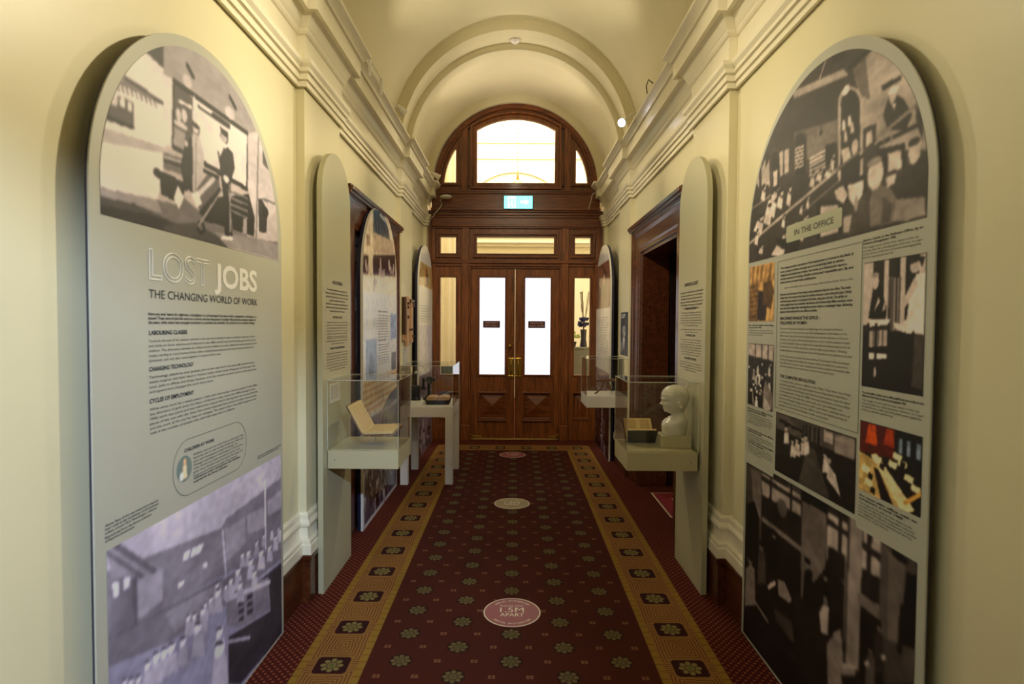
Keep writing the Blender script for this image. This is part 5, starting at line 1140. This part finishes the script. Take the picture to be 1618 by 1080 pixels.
def candlestick():
    o = empty('candlestick_telephone', (-.868, 5.85, ZT), 0, 'tall black upright telephone standing behind the open book in the table case', 'telephone')
    MB().lathe([(0, 0), (.062, 0), (.064, .010), (.054, .022), (.028, .032), (.017, .05), (.015, .10), (.022, .108), (.015, .116), (.014, .18), (.024, .19), (.024, .205), (0, .208)], n=28).build('stand', 'iron', o, smooth=40)
    MB().box(-.02, .07, -.02, .02, .185, .222).build('switch_housing', 'iron', o, bevel=.006)
    MB().lathe([(0, 0), (.018, 0), (.02, -.02), (.012, -.028), (.034, -.062), (.036, -.066), (0, -.05)], n=20, axis='y').build('mouthpiece', 'iron', o, loc=(.02, -.02, .205), smooth=40)
    MB().lathe([(0, -.06), (.030, -.06), (.030, -.05), (.014, -.03), (.013, .04), (.02, .055), (0, .06)], n=18).build('receiver', 'iron', o, loc=(-.055, 0, .16), smooth=40)
    MB().tube([(-.016, 0, .185), (-.045, .0, .19), (-.055, .02, .2)], .004, 8).build('hook', 'iron', o)
candlestick()
def stamp_machine():
    o = empty('hand_punch', (-.725, 5.85, ZT), 0, 'low dark metal hand machine at the back right of the table case', 'machine')
    MB().box(-.075, .065, -.04, .04, 0, .022).build('base', 'iron', o, bevel=.004); MB().box(-.03, .06, -.028, .028, .022, .055).build('body', 'iron', o, bevel=.006)
    MB().tube([(-.02, 0, .05), (.0, 0, .075), (.055, 0, .08), (.068, 0, .07)], .007, 8).build('lever', 'iron', o)
stamp_machine()
def codex():
    o = empty('open_book', (-.728, 5.545, ZT), math.radians(3), 'thick open book with brown pages on a black cushion in the table case', 'book')
    c = MB(); c.prism([(-.125, .022), (-.118, .002), (-.02, 0), (.02, 0), (.118, .002), (.125, .022), (.118, .026), (.110, .008), (-.110, .008), (-.118, .026)], -.09, .11, 'y'); c.v = [(x, y, z + .030) for x, y, z in c.v]; c.build('cover', 'black', o, bevel=.002); MB().prism([(-.105, 0), (.105, 0), (.122, .030), (-.122, .030)], -.088, .108, 'y').build('cushion', 'black', o, bevel=.004)
    def pg(s):
        P = [(s * .004, .010)] + [(s * .110, .010), (s * .108, .030)] + [(s * (.108 - .104 * i / 10), .032 + .012 * math.sin(PI * (i / 10) ** .8 * .9)) for i in range(1, 11)]
        return P if s > 0 else P[::-1]
    M['brownpage'] = plain('browned paper', (188, 150, 106), .75, .08, 60)
    for s in (-1, 1): MB().prism([(a, b + .030) for a, b in pg(s)], -.082, .102, 'y').build('pages', 'brownpage', o, bevel=.001)
codex()
ck = MB().box(-.03, .03, -.02, .02, 0, .014).build('label_card', 'white_paper', bevel=.001, loc=(-.93, 5.60, ZT)); tag(ck, 'small white card lying beside the open book in the table case', 'label card')

# ---------------------------------------------------------------- white wall case, right, on the far pilaster
def wall_case():
    x0, x1, y0, y1 = 1.145, .735, 5.74, 6.22; cx, cy = (x0 + x1) / 2, (y0 + y1) / 2; hx, hy = (x0 - x1) / 2, (y1 - y0) / 2
    o = empty('display_case', (cx, cy, .685), 0, 'small white wall case with clear cover on the far right pilaster', 'display case')
    MB().box(-hx, hx, -hy, hy, 0, .115).build('tray', 'white', o, bevel=.002)
    g = MB(); th = .005; h0, h1 = .115, .488
    g.box(-hx, hx, -hy, -hy + th, h0, h1).box(-hx, hx, hy - th, hy, h0, h1).box(-hx, -hx + th, -hy + th, hy - th, h0, h1).box(hx - th, hx, -hy + th, hy - th, h0, h1).box(-hx, hx, -hy, hy, h1, h1 + th); g.build('glass_cover', 'glass', o); edges(hx, hy, h0, h1 + th, o)
wall_case()
M['oldwood'] = wood('old brown tool wood', (84, 56, 38), (132, 94, 66), .6, 0, 0)
def adze():
    o = empty('hand_tool', (.90, 5.95, .802), 0, 'old wooden hand tool with angled handle propped in the white wall case', 'tool')
    MB().tube([(-.055, 0, .002), (-.03, 0, .012), (.02, 0, .07), (.045, 0, .125)], [.007, .009, .010, .010], 10).build('handle', 'oldwood', o, smooth=60)
    MB().prism([(-.045, .118), (.18, .135), (.18, .155), (.05, .158), (-.045, .145)], -.022, .022, 'y').build('beam', 'oldwood', o, bevel=.004)
    MB().prism([(.055, .06), (.115, .03), (.125, .04), (.09, .13), (.07, .13)], -.012, .012, 'y').build('brace', 'oldwood', o, bevel=.003)
    MB().tube([(.12, 0, .003), (.12, 0, .136)], .003, 8).build('prop', 'steel', o)
adze()
# poster on the right pilaster
po = empty('poster', (1.1455, 6.15, 1.20), -PI / 2, 'black and white portrait poster above the white wall case', 'poster')
def ph_p(a):
    a.poly([(0, .84), (1, .84), (1, 1), (0, 1)], (44, 44, 46)); a.ell(.5, .58, .22, .17, (150, 148, 146)); a.poly([(.1, 0), (.2, .34), (.5, .42), (.84, .3), (.95, 0)], (78, 76, 78)); a.poly([(.36, .4), (.5, .44), (.62, .38), (.5, .1)], (196, 194, 190)); a.poly([(.28, .68), (.4, .8), (.68, .78), (.74, .6), (.6, .7)], (36, 34, 36)); a.poly([(0, .1), (.3, .05), (.35, .3), (0, .4)], (120, 118, 116)); a.noise(.4, 12)
MB().box(0, .39, 0, .003, 0, .45).build('sheet', 'black', po); gen_photo('print', po, (.005, .385, .005, .445), (58, 58, 62), ph_p)
lettering('lettering', [('CLIFF', .03, .25, .39)], .04, 'inkw', po, FR + .001, .02)
# wooden rack and card on the left pilaster
M['pine'] = wood('pale pine', (176, 130, 88), (206, 162, 116), .5, 2, .1); M['walnut'] = wood('dark walnut', (74, 46, 30), (104, 70, 46), .5, 2, .1)
rk = empty('wall_rack', (-1.121, 5.735, 1.285), PI / 2, 'narrow pale wooden rack with dark pegs hung on the left pilaster', 'rack')
MB().box(0, .47, -.001, .014, .06, .50).build('back_board', 'pine', rk, bevel=.002, loc=(0, -.014, 0)); MB().box(0, .05, 0, .04, .12, .50).build('side_rail', 'walnut', rk, bevel=.003, loc=(0, -.040, 0))
MB().box(.09, .20, 0, .022, .0, .51).build('front_rail', 'pine', rk, bevel=.002, loc=(0, -.036, 0)); MB().box(.33, .45, 0, .02, .03, .49).build('front_rail', 'pine', rk, bevel=.002, loc=(0, -.034, 0))
for x, z in ((.12, .40), (.12, .30), (.12, .44), (.22, .17), (.36, .17), (.39, .10)): MB().box(-.012, .012, -.016, 0, -.014, .014).build('peg', 'walnut', rk, bevel=.003, loc=(x, -.036, z))
MB().box(.23, .45, -.012, .0, .465, .485).build('top_batten', 'walnut', rk, loc=(0, -.036, 0)); MB().box(.43, .455, -.012, .0, .41, .46).build('top_batten', 'walnut', rk, loc=(0, -.036, 0))
placard(-1, 1.1215, 5.77, 6.05, 1.05, 1.27, 'white text card below the wooden rack on the left pilaster', 'Rabbit trap setting board, made by hand from packing case timber by a rabbiter working in the western district, about 1930. Lent by a private collector for this display of tools of the trades which are no longer practised today.')

# ---------------------------------------------------------------- floor markers
M['mred'] = plain('red floor vinyl', (142, 52, 48), .5, .03, 20); M['mgold'] = plain('gold floor vinyl', (152, 130, 42), .5, .03, 20); M['mwhite'] = plain('cream floor vinyl', (234, 216, 184), .5, .02, 20)
def circle_mesh(r0, r1, y): 
    n = 64
    return MB().loft([[(r * math.cos(2 * PI * i / n), y, r * math.sin(2 * PI * i / n)) for i in range(n)] for r in (r1, r0)], cap=False) if r0 else MB().add([(r1 * math.cos(2 * PI * i / n), y, r1 * math.sin(2 * PI * i / n)) for i in range(n)], [tuple(range(n))])
def arc_text(s, r, a0, a1, cap, parent, top):
    mb = MB(); n = len(s)
    for i, ch in enumerate(s):
        if ch == ' ': continue
        v, f = glyph_mesh(ch, .02); a = a0 + (a1 - a0) * i / (n - 1); cx = (v[:, 0].min() + v[:, 0].max()) / 2; sc = cap / CAP
        pts = []
        for p in v:
            x, z = (p[0] - cx) * sc, p[1] * sc + (r if top else -r - cap)
            t = (a - PI / 2) if top else (a + PI / 2)
            pts.append((x * math.cos(t) - z * math.sin(t), -.0014, x * math.sin(t) + z * math.cos(t)))
        mb.add(pts, f)
    mb.build('curved_lettering', 'mwhite', parent)
for i, (x, y, m, lb) in enumerate(((.003, 2.969, 'mred', 'nearest round red floor sticker reading 1.5M APART'), (-.005, 4.795, 'mgold', 'round gold floor sticker in the middle of the runner'), (-.006, 6.597, 'mred', 'farthest round red floor sticker, close to the double doors'))):
    o = empty('floor_sticker', (x, y, .0062), 0, lb, 'floor sticker', 'distance stickers along the runner'); o.rotation_euler = (-PI / 2, 0, 0)
    n = 64; MB().prism([(.1497 * math.cos(2 * PI * k / n), .1497 * math.sin(2 * PI * k / n)) for k in range(n)], -.0008, 0, 'y').build('border_disc', 'mwhite', o)
    MB().prism([(.1435 * math.cos(2 * PI * k / n), .1435 * math.sin(2 * PI * k / n)) for k in range(n)], -.0012, -.0007, 'y').build('disc', m, o)
    lettering('lettering', [('1.5M', 0, .125, -.004, 'c')], .049, 'mwhite', o, .0016, 0); lettering('lettering', [('APART', 0, .125, -.048, 'c')], .034, 'mwhite', o, .0016, .0)
    lettering('lettering', [('PLEASE KEEP', 0, .125, .056, 'c')], .013, 'mwhite', o, .0016, .0)
    arc_text('SOCIAL DISTANCING', .112, math.radians(138), math.radians(42), .012, o, True); arc_text('SOCIAL DISTANCING', .112, math.radians(222), math.radians(318), .012, o, False)
o = empty('floor_sign', (1.60, 4.815, .0005), 0, 'dark red floor sign with white outline inside the right doorway', 'floor sign'); o.rotation_euler = (-PI / 2, 0, PI / 2)
M['fsign'] = plain('dark red vinyl', (150, 48, 58), .5, .03, 20)
MB().box(-.335, .335, -.002, 0, -.35, .35).build('sheet', 'mwhite', o); MB().box(-.323, .323, -.003, -.001, -.338, .338).build('red_field', 'fsign', o)
MB().box(-.06, .16, -.004, -.002, .20, .212).box(-.06, .10, -.004, -.002, .176, .186).build('lettering', 'mwhite', o)

# ---------------------------------------------------------------- light fittings and wiring on the cornices
def spot(name, base, head, aim, label, lit):
    o = empty(name, base, 0, label, 'spotlight', None); h = Vector(head) - Vector(base); d = (Vector(aim) - Vector(head)).normalized()
    MB().lathe([(0, 0), (.030, 0), (.030, .022), (.012, .03), (0, .03)], n=18).build('base', 'white', o, smooth=40)
    MB().tube([(0, 0, .028), (h.x * .3, h.y * .3, max(.05, h.z * .4)), tuple(h)], .008, 8).build('arm', 'white', o, smooth=60)
    s = MB().lathe([(0, -.055), (.014, -.055), (.02, -.04), (.034, .02), (.036, .04), (.033, .04), (.031, .02), (0, .012)], n=22).build('lamp_shade', 'white', o, loc=tuple(h), smooth=40); s.rotation_euler = d.to_track_quat('Z', 'Y').to_euler()
    l = MB().lathe([(0, .022), (.031, .022), (.031, .028), (0, .032)], n=22).build('lamp_lens', 'lens' if lit else 'steel', o, loc=tuple(h), smooth=40); l.rotation_euler = s.rotation_euler
M['lens'] = emit('lit lamp lens', (240, 242, 255), 14)
spot('spotlight', (-1.055, 4.93, 3.306), (-.975, 4.97, 3.345), (.6, 6.2, 1.8), 'white spotlight on the left cornice turned away', False)
spot('spotlight', (1.055, 5.04, 3.306), (.935, 5.02, 3.270), (-.3, 2.9, 2.3), 'lit spotlight shining from the right cornice', True)
spot('spotlight', (-1.05, 6.98, 3.306), (-.95, 7.02, 3.315), (.5, 7.25, 2.4), 'small white spotlight at the far end of the left cornice', False)
M['white2'] = plain('pale cable white', (214, 208, 186), .5, .02, 20)
ul = empty('cornice_light', (-1.0, 3.97, 3.21), 0, 'slim pale light fitting clipped to the left cornice edge', 'light fitting')
for y in (0, .34): MB().box(-.006, .012, y, y + .02, 0, .13).build('end_plate', 'white', ul, bevel=.002)
MB().box(-.02, .004, .02, .34, .085, .125).build('tray', 'glass', ul); MB().tube([(.004, .01, .118), (.004, .35, .118)], .004, 8).build('rail', 'white', ul)
em = empty('emergency_light', (-.875, 7.34, 3.135), 0, 'white oval emergency light at the left end of the wooden frieze', 'light fitting')
MB().lathe([(0, -.03), (.05, -.028), (.066, -.012), (.066, .008), (.04, .022), (0, .026)], n=28).build('dome', 'white2', em, smooth=50).scale = (1.15, .8, .8)
MB().box(-.03, .03, .02, .10, -.02, .01).build('bracket', 'white2', em, bevel=.003)
cb = MB().tube([(-.95, 7.36, 3.10), (-.93, 7.35, 3.04), (-.96, 7.36, 2.99), (-1.02, 7.37, 2.93), (-1.05, 7.38, 2.88)], .006, 8).build('cable', 'white2', smooth=60); tag(cb, 'pale cable hanging beside the emergency light', 'cable')
cb = MB().tube([(1.03, 7.34, 3.20), (.985, 7.33, 3.17), (.965, 7.34, 3.08), (.94, 7.35, 2.985)], .005, 8).build('cable', 'white2', smooth=60); tag(cb, 'thin pale cable at the right end of the wooden frieze', 'cable')
cb = MB().tube([(1.02, 4.30, 3.305), (.992, 4.32, 3.34), (.985, 4.36, 3.31), (1.0, 4.40, 3.27)], .004, 8).build('cable', 'black', smooth=60); tag(cb, 'short black cable loop on the right cornice', 'cable')
sd_ = MB().lathe([(0, -.030), (.026, -.028), (.045, -.014), (.050, 0), (0, 0)], n=24).build('smoke_detector', 'white', loc=(-.005, 5.955, 3.28 + 1.139), smooth=50); tag(sd_, 'small white dome detector under the vault rib', 'detector')

# ---------------------------------------------------------------- seen through the side lights
M['grey'] = plain('grey painted cabinet', (136, 134, 112), .6, .03, 10); M['petalb'] = plain('dark blue petals', (44, 42, 92), .7, .1, 40); M['petalg'] = plain('pale green petals', (206, 214, 138), .7, .1, 40); M['twig'] = plain('brown twig', (104, 86, 62), .8, .1, 40); M['vase'] = plain('dark glazed vase', (40, 34, 48), .3, .05, 20); M['dgreen'] = plain('dark green fabric', (56, 66, 54), .8, .06, 30)
cab = empty('cabinet', (.95, 8.62, 0), 0, 'grey cabinet standing behind the right side light', 'cabinet')
MB().box(-.22, .42, -.2, .2, 0, 1.16).build('carcass', 'grey', cab, bevel=.004); MB().box(-.23, .43, -.22, .2, 1.16, 1.185).build('top', 'grey', cab, bevel=.004); MB().box(-.20, .09, -.212, -.2, .06, 1.12).build('door', 'grey', cab, bevel=.003); MB().box(.11, .40, -.212, -.2, .06, 1.12).build('door', 'grey', cab, bevel=.003)
vs_ = empty('vase_of_flowers', (1.03, 8.40, .90), 0, 'tall dark vase with blue flowers and bare twigs behind the right side light', 'flowers')
vs_.location = (1.04, 8.58, 1.186)
MB().lathe([(0, 0), (.05, 0), (.055, .02), (.04, .12), (.045, .22), (.05, .26), (.042, .26), (.036, .2), (0, .19)], n=24).build('vase', 'vase', vs_, smooth=40)
fb = MB()
for k in range(26):
    a = k * 2.4; r = .02 + .05 * (k / 26) ** .5; x, y, z = r * math.cos(a), r * math.sin(a) * .8, .30 + .12 * random.random()
    for j in range(5):
        b = a + j * 1.256; fb.add([(x, y, z), (x + .028 * math.cos(b), y + .028 * math.sin(b), z + .03), (x + .034 * math.cos(b + .5), y + .034 * math.sin(b + .5), z + .012), (x + .02 * math.cos(b + .9), y + .02 * math.sin(b + .9), z - .014)], [(0, 1, 2, 3)])
fb.build('flowers', 'petalb', vs_)
tw_ = MB()
for k in range(14):
    a = k * 2.1; dx, dy_ = .10 * math.cos(a) * (.4 + random.random() * .6), .07 * math.sin(a); P_ = [(0, 0, .22)]
    for j in range(1, 8): P_.append((dx * j / 7 + .008 * random.uniform(-1, 1), dy_ * j / 7, .22 + .085 * j + .02 * random.random()))
    tw_.tube(P_, .0028, 5)
tw_.build('twigs', 'twig', vs_)
fl2 = empty('flower_bowl', (.87, 8.50, 1.186), 0, 'bunch of pale green flowers left of the dark vase', 'flowers')
MB().lathe([(0, 0), (.04, 0), (.055, .05), (.06, .08), (.05, .08), (0, .06)], n=20).build('bowl', 'vase', fl2, smooth=40)
fg = MB()
for k in range(34):
    a = k * 2.4; r = .10 * (k / 34) ** .5; x, y, z = r * math.cos(a), r * math.sin(a), .16 + .10 * (1 - (r / .1) ** 2) * random.random() - .02
    for j in range(5):
        b = a + j * 1.256; fg.add([(x, y, z), (x + .026 * math.cos(b), y + .026 * math.sin(b), z + .02), (x + .036 * math.cos(b + .5), y + .036 * math.sin(b + .5), z + .004), (x + .022 * math.cos(b + .9), y + .022 * math.sin(b + .9), z - .012)], [(0, 1, 2, 3)])
fg.build('flowers', 'petalg', fl2)
bx_ = empty('armchair', (-1.08, 8.5, 0), 0, 'dark green upholstered chair seen low through the left side light', 'chair')
MB().box(-.28, .28, .16, .26, .38, .94).build('backrest', 'dgreen', bx_, bevel=.03); MB().box(-.28, .28, -.26, .26, .28, .44).build('seat', 'dgreen', bx_, bevel=.03)
for x in (-.24, .24):
    for y in (-.22, .22): MB().box(x - .02, x + .02, y - .02, y + .02, 0, .29).build('leg', 'woodd', bx_)
